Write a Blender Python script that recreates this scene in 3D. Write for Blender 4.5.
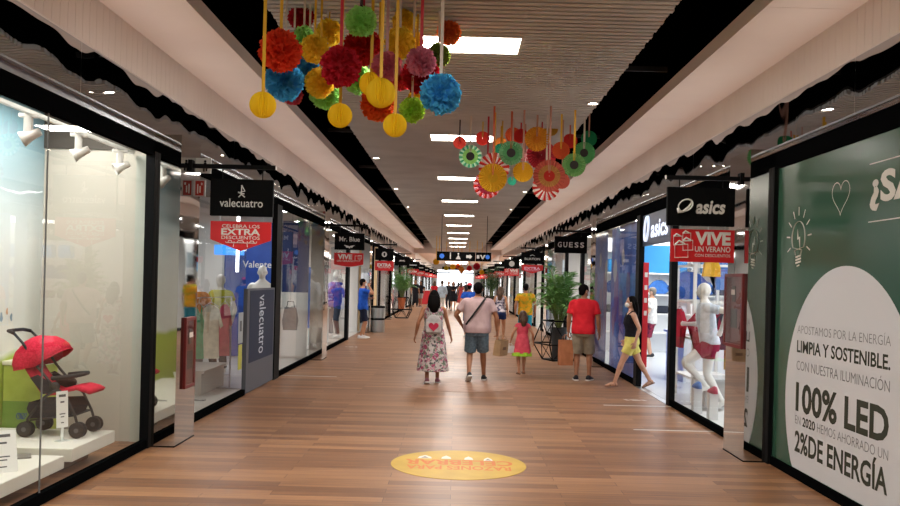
import bpy, bmesh, math, random
from mathutils import Vector, Matrix, noise
R = math.radians
PI = math.pi
random.seed(7)
for o in list(bpy.data.objects):
    bpy.data.objects.remove(o)
scene = bpy.context.scene
COL = scene.collection

# ------------------------------------------------------------------ camera
cd = bpy.data.cameras.new('camera')
cam = bpy.data.objects.new('camera', cd)
COL.objects.link(cam)
cd.sensor_fit = 'HORIZONTAL'
cd.sensor_width = 36
cd.lens = 850 / 900 * 36
cd.shift_x = -6 / 900
cd.shift_y = 28 / 900
cd.clip_start = 0.05
cd.clip_end = 400
cam.matrix_world = Matrix.Translation((0, 0, 1.75)) @ Matrix.Rotation(R(90), 4, 'X') @ Matrix.Rotation(R(1.45), 4, 'Z')
scene.camera = cam

# ------------------------------------------------------------------ world, lights, exposure
w = bpy.data.worlds.new('world')
scene.world = w
w.use_nodes = True
w.node_tree.nodes['Background'].inputs[0].default_value = (0.92, 0.96, 1.0, 1)
w.node_tree.nodes['Background'].inputs[1].default_value = 2.0
vs = scene.view_settings
vs.view_transform = 'Standard'
vs.look = 'None'
vs.gamma = 1.0
vs.use_curve_mapping = False
vs.exposure = 0.75
scene.cycles.use_denoising = True
scene.cycles.max_bounces = 10
scene.cycles.transparent_max_bounces = 24
scene.cycles.glossy_bounces = 5
scene.cycles.sample_clamp_indirect = 4.0
scene.cycles.caustics_reflective = False
scene.cycles.caustics_refractive = False


def area(name, loc, sx, sy, power, color=(1, 1, 1), rot=(0, 0, 0), spread=180):
    l = bpy.data.lights.new(name, 'AREA')
    l.shape = 'RECTANGLE'
    l.size, l.size_y = sx, sy
    l.energy = power
    l.color = color
    l.spread = R(spread)
    o = bpy.data.objects.new(name, l)
    COL.objects.link(o)
    o.location = loc
    o.rotation_euler = rot
    return o


PANEL_Y = [-7.9, -2.52, 2.86, 8.24] + [8.24 + 5.38 * k for k in range(1, 10)]
WARM = (1.0, 0.93, 0.84)
for y in PANEL_Y:
    area('ceiling_panel_lamp', (0.05, y, 4.03), 0.98, 0.52, 100 if y < 4 else 62 if y < 12 else 50, WARM if y < 12 else (1.0, 0.96, 0.92))
for y in (66, 73, 80, 87, 94, 101):
    area('far_hall_lamp', (0.0, y, 3.8), 2.4, 0.8, 110, (1, 0.95, 0.88))
# shop interiors (their own ceiling lamps)
SHOP_Y = [(-6.0, 300), (0.9, 150), (22.8, 150), (32.2, 170), (41.6, 190), (51.1, 220), (60.5, 230), (70, 240), (79.4, 260), (88.8, 260), (98.2, 260)]
for y, p in SHOP_Y:
    for s in (-1, 1):
        if not (s > 0 and y < 4):
            area('shop_ceiling_lamp', (s * 4.9, y, 3.02), 1.8, 5.5, p, (1, 0.97, 0.94))
area('shop_ceiling_lamp', (-3.72, 7.0, 3.34), 0.5, 3.0, 52, (1, 0.96, 0.9))
area('shop_ceiling_lamp', (-5.4, 12.4, 3.02), 2.2, 3.6, 26, (1, 0.95, 0.9))
area('shop_ceiling_lamp', (-4.6, 16.2, 3.02), 1.2, 2.2, 30, (0.95, 0.97, 1))
area('shop_ceiling_lamp', (5.6, 12.2, 3.02), 3.2, 5.0, 150, (0.95, 0.98, 1))
area('shop_ceiling_lamp', (6.2, 18.6, 3.02), 3.0, 4.0, 115, (0.95, 0.98, 1))
# fill strips added above the shopfronts, only to brighten the soffits
for k in range(15):
    y = -8.4 + 4.72 * k
    area('added_soffit_fill', (-3.02, y, 3.175), 0.025, 4.6, 4.2, (1, 0.94, 0.89), (0, R(-143), 0), 125)
    area('added_soffit_fill', (3.14, y, 3.175), 0.025, 4.6, 4.2, (1, 0.94, 0.89), (0, R(143), 0), 125)


# ------------------------------------------------------------------ materials
def lin(h):
    h = h.lstrip('#')
    v = [int(h[i:i + 2], 16) / 255 for i in (0, 2, 4)]
    return tuple((c / 12.92 if c <= 0.04045 else ((c + 0.055) / 1.055) ** 2.4) for c in v) + (1,)


MATS = {}


def mat(name, color='#808080', rough=0.5, metal=0.0, emit=None, strength=0.0, coat=0.0, sheen=0.0, alpha=1.0, ior=1.45):
    if name in MATS:
        return MATS[name]
    m = bpy.data.materials.new(name)
    m.use_nodes = True
    b = m.node_tree.nodes['Principled BSDF']
    b.inputs['Base Color'].default_value = lin(color)
    b.inputs['Roughness'].default_value = rough
    b.inputs['Metallic'].default_value = metal
    b.inputs['Coat Weight'].default_value = coat
    b.inputs['Coat Roughness'].default_value = 0.05
    b.inputs['IOR'].default_value = ior
    if sheen:
        b.inputs['Sheen Weight'].default_value = sheen
    if emit:
        b.inputs['Emission Color'].default_value = lin(emit)
        b.inputs['Emission Strength'].default_value = strength
    if alpha < 1:
        b.inputs['Alpha'].default_value = alpha
    MATS[name] = m
    return m


def nodes(m):
    nt = m.node_tree
    return nt, nt.nodes, nt.links, nt.nodes['Principled BSDF']


def tint_noise(m, c1, c2, scale=6.0, stretch=(1, 1, 1), detail=4, bump=0.0, lo=0.35, hi=0.65, coords='Object'):
    """procedural two-tone variation of a surface, optionally with bump"""
    nt, N, L, b = nodes(m)
    tc = N.new('ShaderNodeTexCoord')
    mp = N.new('ShaderNodeMapping')
    mp.inputs['Scale'].default_value = stretch
    nz = N.new('ShaderNodeTexNoise')
    nz.inputs['Scale'].default_value = scale
    nz.inputs['Detail'].default_value = detail
    cr = N.new('ShaderNodeValToRGB')
    cr.color_ramp.elements[0].color = lin(c1)
    cr.color_ramp.elements[1].color = lin(c2)
    cr.color_ramp.elements[0].position = lo
    cr.color_ramp.elements[1].position = hi
    L.new(tc.outputs[coords], mp.inputs[0])
    L.new(mp.outputs[0], nz.inputs['Vector'])
    L.new(nz.outputs[0], cr.inputs[0])
    L.new(cr.outputs[0], b.inputs['Base Color'])
    if bump:
        bp = N.new('ShaderNodeBump')
        bp.inputs['Strength'].default_value = bump
        bp.inputs['Distance'].default_value = 0.01
        L.new(nz.outputs[0], bp.inputs['Height'])
        L.new(bp.outputs[0], b.inputs['Normal'])
    return m


def fabric(name, c, c2=None, rough=0.85, scale=14, bump=0.25):
    if name in MATS:
        return MATS[name]
    m = mat(name, c, rough)
    m.node_tree.nodes['Principled BSDF'].inputs['Specular IOR Level'].default_value = 0.2

    def darker(h, f):
        v = [max(0, min(255, int(int(h[i:i + 2], 16) * f))) for i in (1, 3, 5)]
        return '#%02x%02x%02x' % tuple(v)
    return tint_noise(m, darker(c, 0.93), c2 or darker(c, 1.04), scale, bump=bump)


# glass: thin sheet, straight-through transmission with a fresnel reflection
def glass_mat(name, tint=(0.96, 0.98, 0.97), refl=1.0):
    m = bpy.data.materials.new(name)
    m.use_nodes = True
    nt = m.node_tree
    nt.nodes.clear()
    out = nt.nodes.new('ShaderNodeOutputMaterial')
    mx = nt.nodes.new('ShaderNodeMixShader')
    tr = nt.nodes.new('ShaderNodeBsdfTransparent')
    tr.inputs[0].default_value = (*tint, 1)
    gl = nt.nodes.new('ShaderNodeBsdfGlossy')
    gl.inputs['Roughness'].default_value = 0.0
    fr = nt.nodes.new('ShaderNodeFresnel')
    fr.inputs[0].default_value = 1.5
    mu = nt.nodes.new('ShaderNodeMath')
    mu.operation = 'MULTIPLY'
    mu.use_clamp = True
    mu.inputs[1].default_value = refl
    # same reflectance from either face of the pane
    ge = nt.nodes.new('ShaderNodeNewGeometry')
    io = nt.nodes.new('ShaderNodeMix')
    io.inputs[2].default_value = 1.5
    io.inputs[3].default_value = 1 / 1.5
    nt.links.new(ge.outputs['Backfacing'], io.inputs[0])
    nt.links.new(io.outputs[0], fr.inputs[0])
    nt.links.new(fr.outputs[0], mu.inputs[0])
    nt.links.new(mu.outputs[0], mx.inputs[0])
    nt.links.new(tr.outputs[0], mx.inputs[1])
    nt.links.new(gl.outputs[0], mx.inputs[2])
    nt.links.new(mx.outputs[0], out.inputs[0])
    MATS[name] = m
    return m


GLASS = glass_mat('shop_glass')


def mirror_mat(name, color, rough, bscale, bstretch, bstrength, dist):
    m = mat(name, color, rough, 1.0)
    nt, N, L, b = nodes(m)
    tc = N.new('ShaderNodeTexCoord')
    mp = N.new('ShaderNodeMapping')
    mp.inputs['Scale'].default_value = bstretch
    nz = N.new('ShaderNodeTexNoise')
    nz.inputs['Scale'].default_value = bscale
    nz.inputs['Detail'].default_value = 1.0
    bp = N.new('ShaderNodeBump')
    bp.inputs['Strength'].default_value = bstrength
    bp.inputs['Distance'].default_value = dist
    L.new(tc.outputs['Object'], mp.inputs[0])
    L.new(mp.outputs[0], nz.inputs['Vector'])
    L.new(nz.outputs[0], bp.inputs['Height'])
    L.new(bp.outputs[0], b.inputs['Normal'])
    return m


MIRROR_F = mirror_mat('polished_steel_fascia', '#c3c6ca', 0.02, 1.0, (1, 1.1, 0.8), 1.0, 0.022)
MIRROR_P = mirror_mat('polished_steel_pillar', '#c2c1bf', 0.035, 1.0, (1.4, 1.4, 0.9), 1.0, 0.004)
STEEL = mat('brushed_steel', '#b4b4b2', 0.28, 1.0)
CHROME = mat('chrome', '#d6d6d6', 0.08, 1.0)
BLACK = mat('black_powder_coat', '#0c0d0f', 0.6)
BLACKGLOSS = mat('satin_black', '#0a0b0c', 0.5)
VOID = mat('black_void_paint', '#020303', 1.0)
WHITE = mat('white_laminate', '#e6e6e3', 0.35)
WHITEM = mat('white_matte', '#dcdad6', 0.7)
LETTER = mat('white_lettering', '#d8d6d2', 0.5)
for m_ in (BLACK, BLACKGLOSS, VOID):
    m_.node_tree.nodes['Principled BSDF'].inputs['Specular IOR Level'].default_value = 0.0 if m_ is not BLACK else 0.1
RED = mat('red_banner', '#c8161d', 0.45)


def floor_mat():
    m = mat('oak_plank_floor', '#a07860', 0.33)
    nt, N, L, b = nodes(m)
    tc = N.new('ShaderNodeTexCoord')
    br = N.new('ShaderNodeTexBrick')
    br.inputs['Scale'].default_value = 1.0
    br.inputs['Brick Width'].default_value = 1.45
    br.inputs['Row Height'].default_value = 0.145
    br.inputs['Mortar Size'].default_value = 0.002
    br.inputs['Mortar Smooth'].default_value = 0.3
    br.inputs['Color1'].default_value = (0, 0, 0, 1)
    br.inputs['Color2'].default_value = (1, 1, 1, 1)
    br.inputs['Mortar'].default_value = (0.5, 0.5, 0.5, 1)
    br.offset = 0.37
    L.new(tc.outputs['Object'], br.inputs['Vector'])
    mp = N.new('ShaderNodeMapping')
    mp.inputs['Scale'].default_value = (1.3, 26, 1)
    L.new(tc.outputs['Object'], mp.inputs[0])
    # shift the grain per plank
    add = N.new('ShaderNodeVectorMath')
    add.operation = 'ADD'
    sc = N.new('ShaderNodeVectorMath')
    sc.operation = 'SCALE'
    sc.inputs['Scale'].default_value = 37.0
    L.new(br.outputs['Color'], sc.inputs[0])
    L.new(mp.outputs[0], add.inputs[0])
    L.new(sc.outputs[0], add.inputs[1])
    nz = N.new('ShaderNodeTexNoise')
    nz.inputs['Scale'].default_value = 1.0
    nz.inputs['Detail'].default_value = 6
    nz.inputs['Roughness'].default_value = 0.62
    L.new(add.outputs[0], nz.inputs['Vector'])
    mixv = N.new('ShaderNodeMath')
    mixv.operation = 'MULTIPLY_ADD'
    mixv.inputs[1].default_value = 0.34
    L.new(br.outputs['Color'], mixv.inputs[0])
    nzs = N.new('ShaderNodeMath')
    nzs.operation = 'MULTIPLY'
    nzs.inputs[1].default_value = 0.8
    L.new(nz.outputs[0], nzs.inputs[0])
    L.new(nzs.outputs[0], mixv.inputs[2])
    cr = N.new('ShaderNodeValToRGB')
    e = cr.color_ramp.elements
    e[0].position, e[0].color = 0.18, lin('#593722')
    e[1].position, e[1].color = 0.86, lin('#a87b57')
    k = e.new(0.5)
    k.color = lin('#7e573b')
    L.new(mixv.outputs[0], cr.inputs[0])
    dk = N.new('ShaderNodeMix')
    dk.data_type = 'RGBA'
    dk.inputs[7].default_value = lin('#3c291d')
    L.new(br.outputs['Fac'], dk.inputs[0])
    L.new(cr.outputs[0], dk.inputs[6])
    L.new(dk.outputs[2], b.inputs['Base Color'])
    rr = N.new('ShaderNodeMapRange')
    rr.inputs[3].default_value = 0.34
    rr.inputs[4].default_value = 0.5
    L.new(nz.outputs[0], rr.inputs[0])
    L.new(rr.outputs[0], b.inputs['Roughness'])
    bp = N.new('ShaderNodeBump')
    bp.inputs['Strength'].default_value = 0.12
    bp.inputs['Distance'].default_value = 0.003
    L.new(nz.outputs[0], bp.inputs['Height'])
    L.new(bp.outputs[0], b.inputs['Normal'])
    return m


FLOOR = floor_mat()
SLAT = tint_noise(mat('ceiling_slat_paint', '#bcb9b4', 0.6), '#b3b0ab', '#c3c0bb', 1.2)
SOFFIT = tint_noise(mat('soffit_plaster', '#e6d5cb', 0.75), '#e2d1c7', '#e9d9cf', 0.8)
BULK = tint_noise(mat('bulkhead_board', '#e0d4cc', 0.7), '#dcd0c8', '#e4d8d0', 0.9)


# ------------------------------------------------------------------ mesh helpers
class MB:
    """collects shapes into ONE mesh object"""

    def __init__(self):
        self.bm = bmesh.new()

    def _mi(self, faces, mi):
        for f in faces:
            f.material_index = mi

    def box(self, x0, x1, y0, y1, z0, z1, mi=0, M=None):
        v = [self.bm.verts.new(p) for p in ((x0, y0, z0), (x1, y0, z0), (x1, y1, z0), (x0, y1, z0),
                                            (x0, y0, z1), (x1, y0, z1), (x1, y1, z1), (x0, y1, z1))]
        if M is not None:
            for a in v:
                a.co = M @ a.co
        fs = [self.bm.faces.new([v[i] for i in q]) for q in ((0, 3, 2, 1), (4, 5, 6, 7), (0, 1, 5, 4), (1, 2, 6, 5), (2, 3, 7, 6), (3, 0, 4, 7))]
        self._mi(fs, mi)
        return self

    def quad(self, *pts, mi=0):
        f = self.bm.faces.new([self.bm.verts.new(p) for p in pts])
        f.material_index = mi
        return self

    def rings(self, rings, cap0=True, cap1=True, mi=0, closed=False):
        vr = [[self.bm.verts.new(p) for p in r] for r in rings]
        n = len(vr[0])
        pairs = list(zip(vr[:-1], vr[1:]))
        if closed:
            pairs.append((vr[-1], vr[0]))
        for a, b in pairs:
            for i in range(n):
                j = (i + 1) % n
                f = self.bm.faces.new((a[i], a[j], b[j], b[i]))
                f.material_index = mi
        if not closed:
            if cap0:
                self.bm.faces.new(list(reversed(vr[0]))).material_index = mi
            if cap1:
                self.bm.faces.new(vr[-1]).material_index = mi
        return self

    def tube(self, pts, radii, seg=10, mi=0, flat=1.0, side=None, closed=False):
        pts = [Vector(p) for p in pts]
        if not isinstance(radii, (list, tuple)):
            radii = [radii] * len(pts)
        n = len(pts)
        out = []
        up = Vector(side) if side else None
        prev = None
        for i, p in enumerate(pts):
            if closed:
                d = pts[(i + 1) % n] - pts[i - 1]
            else:
                d = pts[min(i + 1, n - 1)] - pts[max(i - 1, 0)]
            if d.length < 1e-9:
                d = Vector((0, 0, 1))
            d.normalize()
            ref = up if up is not None else prev
            if ref is None:
                ref = Vector((0, 0, 1)) if abs(d.z) < 0.9 else Vector((1, 0, 0))
            a = ref - d * ref.dot(d)
            if a.length < 1e-6:
                a = d.orthogonal()
            a.normalize()
            b = d.cross(a)
            prev = a
            r = radii[i]
            out.append([p + a * (math.cos(t) * r) + b * (math.sin(t) * r * flat) for t in [2 * PI * k / seg for k in range(seg)]])
        return self.rings(out, mi=mi, closed=closed)

    def lathe(self, prof, c=(0, 0, 0), seg=24, mi=0, M=None, sx=1, sy=1):
        c = Vector(c)
        out = []
        for r, z in prof:
            ring = []
            for k in range(seg):
                t = 2 * PI * k / seg
                p = Vector((math.cos(t) * r * sx, math.sin(t) * r * sy, z))
                if M is not None:
                    p = M @ p
                ring.append(p + c)
            out.append(ring)
        return self.rings(out, mi=mi)

    def ell(self, c, r, seg=16, rows=10, mi=0, M=None):
        if not isinstance(r, (list, tuple)):
            r = (r, r, r)
        c = Vector(c)
        out = []
        for i in range(1, rows):
            a = -PI / 2 + PI * i / rows
            ring = []
            for k in range(seg):
                t = 2 * PI * k / seg
                p = Vector((math.cos(a) * math.cos(t) * r[0], math.cos(a) * math.sin(t) * r[1], math.sin(a) * r[2]))
                if M is not None:
                    p = M @ p
                ring.append(p + c)
            out.append(ring)
        b = Vector((0, 0, -r[2]))
        t_ = Vector((0, 0, r[2]))
        if M is not None:
            b, t_ = M @ b, M @ t_
        vr = [[self.bm.verts.new(p) for p in q] for q in out]
        vb, vt = self.bm.verts.new(b + c), self.bm.verts.new(t_ + c)
        for a_, b_ in zip(vr[:-1], vr[1:]):
            for i in range(seg):
                j = (i + 1) % seg
                self.bm.faces.new((a_[i], a_[j], b_[j], b_[i])).material_index = mi
        for i in range(seg):
            j = (i + 1) % seg
            self.bm.faces.new((vb, vr[0][j], vr[0][i])).material_index = mi
            self.bm.faces.new((vr[-1][i], vr[-1][j], vt)).material_index = mi
        return self

    def prism(self, pts2, o, u, v, n, depth, mi=0):
        """extrude a 2-D outline (in plane u,v at o) along n by depth"""
        o, u, v, n = Vector(o), Vector(u), Vector(v), Vector(n)
        a = [o + u * x + v * y for x, y in pts2]
        b = [p + n * depth for p in a]
        va = [self.bm.verts.new(p) for p in a]
        vb = [self.bm.verts.new(p) for p in b]
        fs = [self.bm.faces.new(list(reversed(va))), self.bm.faces.new(vb)]
        k = len(va)
        for i in range(k):
            j = (i + 1) % k
            fs.append(self.bm.faces.new((va[i], va[j], vb[j], vb[i])))
        self._mi(fs, mi)
        return self

    def build(self, name, mats, parent=None, smooth=False, bevel=0.0, loc=None, keep=False):
        if bevel:
            bmesh.ops.bevel(self.bm, geom=self.bm.edges[:], offset=bevel, segments=2, affect='EDGES', clamp_overlap=True)
        bmesh.ops.recalc_face_normals(self.bm, faces=self.bm.faces[:])
        me = bpy.data.meshes.new(name)
        self.bm.to_mesh(me)
        self.bm.free()
        if not isinstance(mats, (list, tuple)):
            mats = [mats]
        for m in mats:
            me.materials.append(m)
        if smooth:
            for p in me.polygons:
                p.use_smooth = True
        o = bpy.data.objects.new(name, me)
        COL.objects.link(o)
        if parent is not None:
            o.parent = parent
        if loc is not None:
            o.location = loc
        return o


def tag(o, label=None, cat=None, group=None, kind=None):
    if label:
        o['label'] = label
    if cat:
        o['category'] = cat
    if group:
        o['group'] = group
    if kind:
        o['kind'] = kind
    return o


def thing(name, label, cat, loc=(0, 0, 0), rz=0.0, group=None):
    o = bpy.data.objects.new(name, None)
    o.empty_display_size = 0.1
    COL.objects.link(o)
    o.location = loc
    o.rotation_euler = (0, 0, rz)
    return tag(o, label, cat, group)


def struct(o):
    o['kind'] = 'structure'
    return o


KIDS = {}


def copy_tree(o, parent=None):
    c = o.copy()
    COL.objects.link(c)
    if parent is not None:
        c.parent = parent
    for ch in list(o.children):
        copy_tree(ch, c)
    return c


# text as a mesh: reading direction u, up v, so it faces u x v
def text_mesh(s, bold=0.0, depth=0.002, res=3):
    cu = bpy.data.curves.new('lettering', 'FONT')
    cu.body = s
    cu.size = 1.0
    cu.offset = bold
    cu.extrude = depth
    cu.resolution_u = res
    o = bpy.data.objects.new('lettering', cu)
    COL.objects.link(o)
    dg = bpy.context.evaluated_depsgraph_get()
    dg.update()
    me = bpy.data.meshes.new_from_object(o.evaluated_get(dg))
    bpy.data.objects.remove(o)
    bpy.data.curves.remove(cu)
    me.materials.clear()
    return me


def text(s, m, parent, c, u, v, h, width=None, bold=0.0, anchor='c', name='lettering', spacing=None, mirror=False):
    """h = cap height in metres; width = fitted width; anchor c / l (left, baseline)"""
    me = text_mesh(s, bold, 0.0)
    xs = [p.co.x for p in me.vertices]
    ys = [p.co.y for p in me.vertices]
    x0, x1 = min(xs), max(xs)
    cap = 0.682
    sy = h / cap
    sx = sy if width is None else width / (x1 - x0)
    u, v = Vector(u).normalized(), Vector(v).normalized()
    n = u.cross(v)
    ox = (x0 + x1) / 2 if anchor == 'c' else x0
    oy = cap / 2 if anchor == 'c' else 0.0
    c = Vector(c)
    for p in me.vertices:
        p.co = c + u * ((p.co.x - ox) * sx * (-1 if mirror else 1)) + v * ((p.co.y - oy) * sy)
    me.materials.append(m)
    o = bpy.data.objects.new(name, me)
    COL.objects.link(o)
    o.parent = parent
    return o


X3, Y3, Z3 = Vector((1, 0, 0)), Vector((0, 1, 0)), Vector((0, 0, 1))
XL, XR = -3.08, 3.2          # shopfront planes
PX_L, PX_R = -2.8, 2.94      # faces of the mirrored pillars
HEAD = 3.155                 # underside of the mirrored fascia
PIL = [-10.3, -0.9, 8.57, 18.0, 27.5, 36.95, 46.4, 55.85, 65.3, 74.75, 84.2, 93.65, 103.1]
PW = 0.64
Y0, Y1, YEND = -12.0, 61.0, 110.0
# ------------------------------------------------------------------ structure
o = struct(MB().box(-9.2, 9.2, Y0, YEND, -0.2, -0.02).box(XL - 0.05, XR + 0.05, Y0, YEND, -0.02, 0.0).build('floor', FLOOR))
SHOPFLOOR = tint_noise(mat('pale_shop_floor', '#b9b6b0', 0.3), '#b0ada7', '#c2bfb9', 2.0)
for s, nm in ((-1, 'left'), (1, 'right')):
    xa = XL - 0.05 if s < 0 else XR + 0.05
    xb = s * 9.2
    struct(MB().box(min(xa, xb), max(xa, xb), 9.2 if True else 0, YEND, -0.02, 0.0).build('floor_' + nm, SHOPFLOOR))
# display window of the first shop stands on the same oak boards
struct(MB().box(-9.2, XL - 0.05, Y0, 9.2, -0.02, 0.0).build('floor_shop', FLOOR))
struct(MB().box(XR + 0.05, 9.2, Y0, 9.2, -0.02, 0.0).build('floor_store', FLOOR))

# slatted ceiling between two black channels
m = MB()
y = Y0
k = 0
while y < Y1:
    j = 0.012 * math.sin(k * 12.9898) * math.cos(k * 4.1)
    m.box(-1.69 + j, 1.765 + j, y, y + 0.07, 4.065, 4.11)
    y += 0.11
    k += 1
struct(m.build('ceiling', SLAT))
struct(MB().box(-2.9, 2.9, Y0, Y1, 4.62, 4.72).build('ceiling_top', VOID))
BACK = mat('dark_grey_backing', '#4c4743', 0.9)
struct(MB().box(-1.655, 1.725, Y0, Y1, 4.24, 4.26).build('ceiling_backing', BACK))
struct(MB().box(-1.69, -1.66, Y0, Y1, 4.115, 4.62).box(1.73, 1.76, Y0, Y1, 4.158, 4.62).build('trim_1', VOID))
# beige soffits with their inner lip
ZS = 4.03
for s, nm, xi, xb in ((-1, 'left', -2.31, -3.06), (1, 'right', 2.45, 3.18)):
    m = MB()
    y = Y0
    while y < Y1 - 0.1:
        y2 = min(y + 4.72, Y1)
        xk = xi + s * 0.031
        m.box(min(xk, xb), max(xk, xb), y + 0.004, y2 - 0.004, ZS, ZS + 0.03)
        y = y2
    m.box(min(xi, xi + s * 0.03), max(xi, xi + s * 0.03), Y0, Y1, ZS, ZS + 0.14)
    m.box(min(xk, xb), max(xk, xb), Y0, Y1, ZS + 0.031, ZS + 0.05)
    struct(m.build('ceiling_' + nm, SOFFIT))
    # black side of the channel above the lip
    xv = xi + s * 0.08
    struct(MB().box(min(xv, xv + s * 0.03), max(xv, xv + s * 0.03), Y0, Y1, ZS + 0.05, 4.62).build('trim_2' if s < 0 else 'trim_3', VOID))
    # ribbed bulkhead
    m = MB()
    y = Y0
    while y < Y1 - 0.05:
        m.box(min(xb, xb + s * 0.03), max(xb, xb + s * 0.03), y + 0.003, y + 0.127, 3.612 if s < 0 else 3.645, ZS)
        y += 0.13
    m.box(min(xb + s * 0.012, xb + s * 0.04), max(xb + s * 0.012, xb + s * 0.04), Y0, Y1, 3.613 if s < 0 else 3.646, ZS)
    struct(m.build('wall_bulkhead_' + nm, BULK))
    # mirrored fascia above the shops
    xf = XL if s < 0 else XR
    m = MB()
    y = Y0
    k = 0
    while y < Y1:
        y2 = min(y + 4.725, YEND)
        t = 0.004 * math.sin(k * 2.7)
        a, b = xf + t, xf - t
        m.quad((a, y, HEAD), (b, y2 - 0.006, HEAD), (b, y2 - 0.006, 3.66), (a, y, 3.66))
        y = y2
        k += 1
    struct(m.build('wall_fascia_' + nm, MIRROR_F))
    struct(MB().box(min(xf + s * 0.02, xf + s * 0.12), max(xf + s * 0.02, xf + s * 0.12), Y0, YEND, 3.0, 3.9).build('wall_' + nm, WHITEM))
    if s < 0:
        struct(MB().box(xf - 0.02, xf + 0.012, Y0, YEND, HEAD - 0.062, HEAD).build('trim_4', mat('satin_aluminium', '#a4a8ad', .25, .6)))
        struct(MB().box(xf - 0.04, xf + 0.006, Y0, YEND, 2.97, HEAD - 0.063).build('trim_5', BLACKGLOSS))
    else:
        struct(MB().box(xf - 0.015, xf + 0.02, Y0, YEND, HEAD - 0.028, HEAD).build('trim_6', CHROME))
        struct(MB().box(xf - 0.006, xf + 0.04, Y0, YEND, 2.95, HEAD - 0.029).build('trim_7', BLACKGLOSS))
    # slim ledge, added only to carry the soffit fill strip
    xl = xf - s * .075
    struct(MB().box(min(xf - s * .013, xl), max(xf - s * .013, xl), Y0, Y1, HEAD - .008, HEAD + .008).build('trim_added_left' if s < 0 else 'trim_added_right', mat('satin_aluminium', '#a4a8ad', .25, .6)))
    # outer shell of the shops
    xo = s * 9.2
    struct(MB().box(min(xo, xo + s * .1), max(xo, xo + s * .1), Y0, YEND, 0, 4.8).build('wall_outer_' + nm, WHITEM))
    xs = xf + s * 0.13
    struct(MB().box(min(xs, xo), max(xs, xo), Y0, YEND, 3.42, 3.5).build('ceiling_shop_' + nm, mat('shop_ceiling_grey', '#6d6660', 0.8)))
# black cross joints in the channels
m = MB()
for y in [10.1 + 4.72 * k for k in range(-4, 11)]:
    m.box(-2.3, -1.73, y, y + 0.03, 4.3, 4.36).box(1.81, 2.45, y, y + 0.03, 4.3, 4.36)
struct(m.build('trim_8', mat('dark_joint', '#1c1d1e', 0.5)))
# wall behind the camera, far bulkhead, far hall ceiling and the daylit end
struct(MB().box(-9.3, 9.3, Y0 - .1, Y0, 0, 4.8).build('wall_back', WHITEM))
struct(MB().box(-3.2, 3.3, Y1, Y1 + 0.15, 3.70, 4.8).build('wall_far_bulkhead', SOFFIT))
struct(MB().box(-3.2, 3.3, Y1 + .15, YEND, 3.86, 3.95).build('ceiling_far', SOFFIT))
struct(MB().box(-9.3, 9.3, Y0, YEND, 4.8, 4.9).build('ceiling_roof', VOID))
m = MB()
m.box(-9.3, -2.55, YEND, YEND + .2, 0, 4.8).box(2.3, 9.3, YEND, YEND + .2, 0, 4.8).box(-2.55, 2.3, YEND, YEND + .2, 3.15, 4.8)
struct(m.build('wall_end', WHITEM))
m = MB()
for x in (-2.5, -0.95, 0.65, 2.25):
    m.box(x - .04, x + .04, YEND - .02, YEND + .06, 0, 3.15)
m.box(-2.55, 2.3, YEND - .02, YEND + .06, 2.72, 2.86)
struct(m.build('door_1', BLACK))

# ------------------------------------------------------------------ ceiling lights
LAMP = mat('light_diffuser', '#ffffff', 0.5, emit='#fff6e8', strength=14)
FRAME = mat('lamp_frame_white', '#c9c4be', 0.5)
pl = None
for i, y in enumerate([v for v in PANEL_Y if v > -9]):
    if pl is None:
        pl = thing('ceiling_light', 'x', 'light', (0.05, y, 4.047), 0, 'panel lights along the slatted ceiling')
        MB().box(-.53, .53, -.30, -.275, -.012, .02).box(-.53, .53, .275, .3, -.012, .02).box(-.53, -.505, -.275, .275, -.012, .02) \
            .box(.505, .53, -.275, .275, -.012, .02).build('frame', FRAME, pl)
        MB().box(-.505, .505, -.275, .275, 0.0, .015).build('diffuser', LAMP, pl)
        t = pl
    else:
        t = copy_tree(pl)
        t.location = (0.05, y, 4.047)
    near = ['first', 'second', 'third', 'fourth', 'fifth', 'sixth', 'seventh', 'eighth', 'ninth', 'tenth', 'eleventh', 'twelfth', 'thirteenth', 'fourteenth']
    n = sum(1 for v in PANEL_Y if 6 < v < y)
    t['label'] = ('bright rectangular ceiling light behind the tissue pompom cluster' if n == 0 else
                  'bright rectangular ceiling light above the hanging paper fans' if n == 1 else
                  '%s bright panel light along the ceiling, counted from the pompoms' % near[n]) if y > 6 else 'ceiling panel light overhead before the pompom cluster'
SPOT = mat('downlight_bulb', '#ffffff', 0.4, emit='#fff0dc', strength=30)
dl = None
WORDS = ['first', 'second', 'third', 'fourth', 'fifth', 'sixth', 'seventh', 'eighth']
for s in (-1, 1):
    for i in range(8):
        x = -1.585 if s < 0 else 1.69
        y = 10.85 + 5.38 * i
        if dl is None:
            dl = thing('downlight', 'x', 'light', (x, y, 4.065), 0, 'small round downlights beside the black channels')
            MB().lathe([(.075, 0), (.08, -.012), (.062, -.014), (.058, -.002), (.058, .02), (.075, .02)], seg=20).build('bezel', FRAME, dl, smooth=True)
            MB().lathe([(0.001, -.006), (.056, -.006), (.056, .01), (.001, .01)], seg=20).build('bulb', SPOT, dl)
            t = dl
        else:
            t = copy_tree(dl)
            t.location = (x, y, 4.065)
        t['label'] = '%s small round downlight along the %s black channel, counted from the camera' % (WORDS[i], 'left' if s < 0 else 'right')
# far hall ceiling strips
for i, y in enumerate((66, 73, 80, 87, 94, 101)):
    o = MB().box(-1.2, 1.2, y - .4, y + .4, 3.82, 3.86).build('ceiling_light', LAMP)
    tag(o, '%s wide bright ceiling light in the far hall beyond the direction sign' % WORDS[i], 'light', 'far hall ceiling lights')

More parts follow.
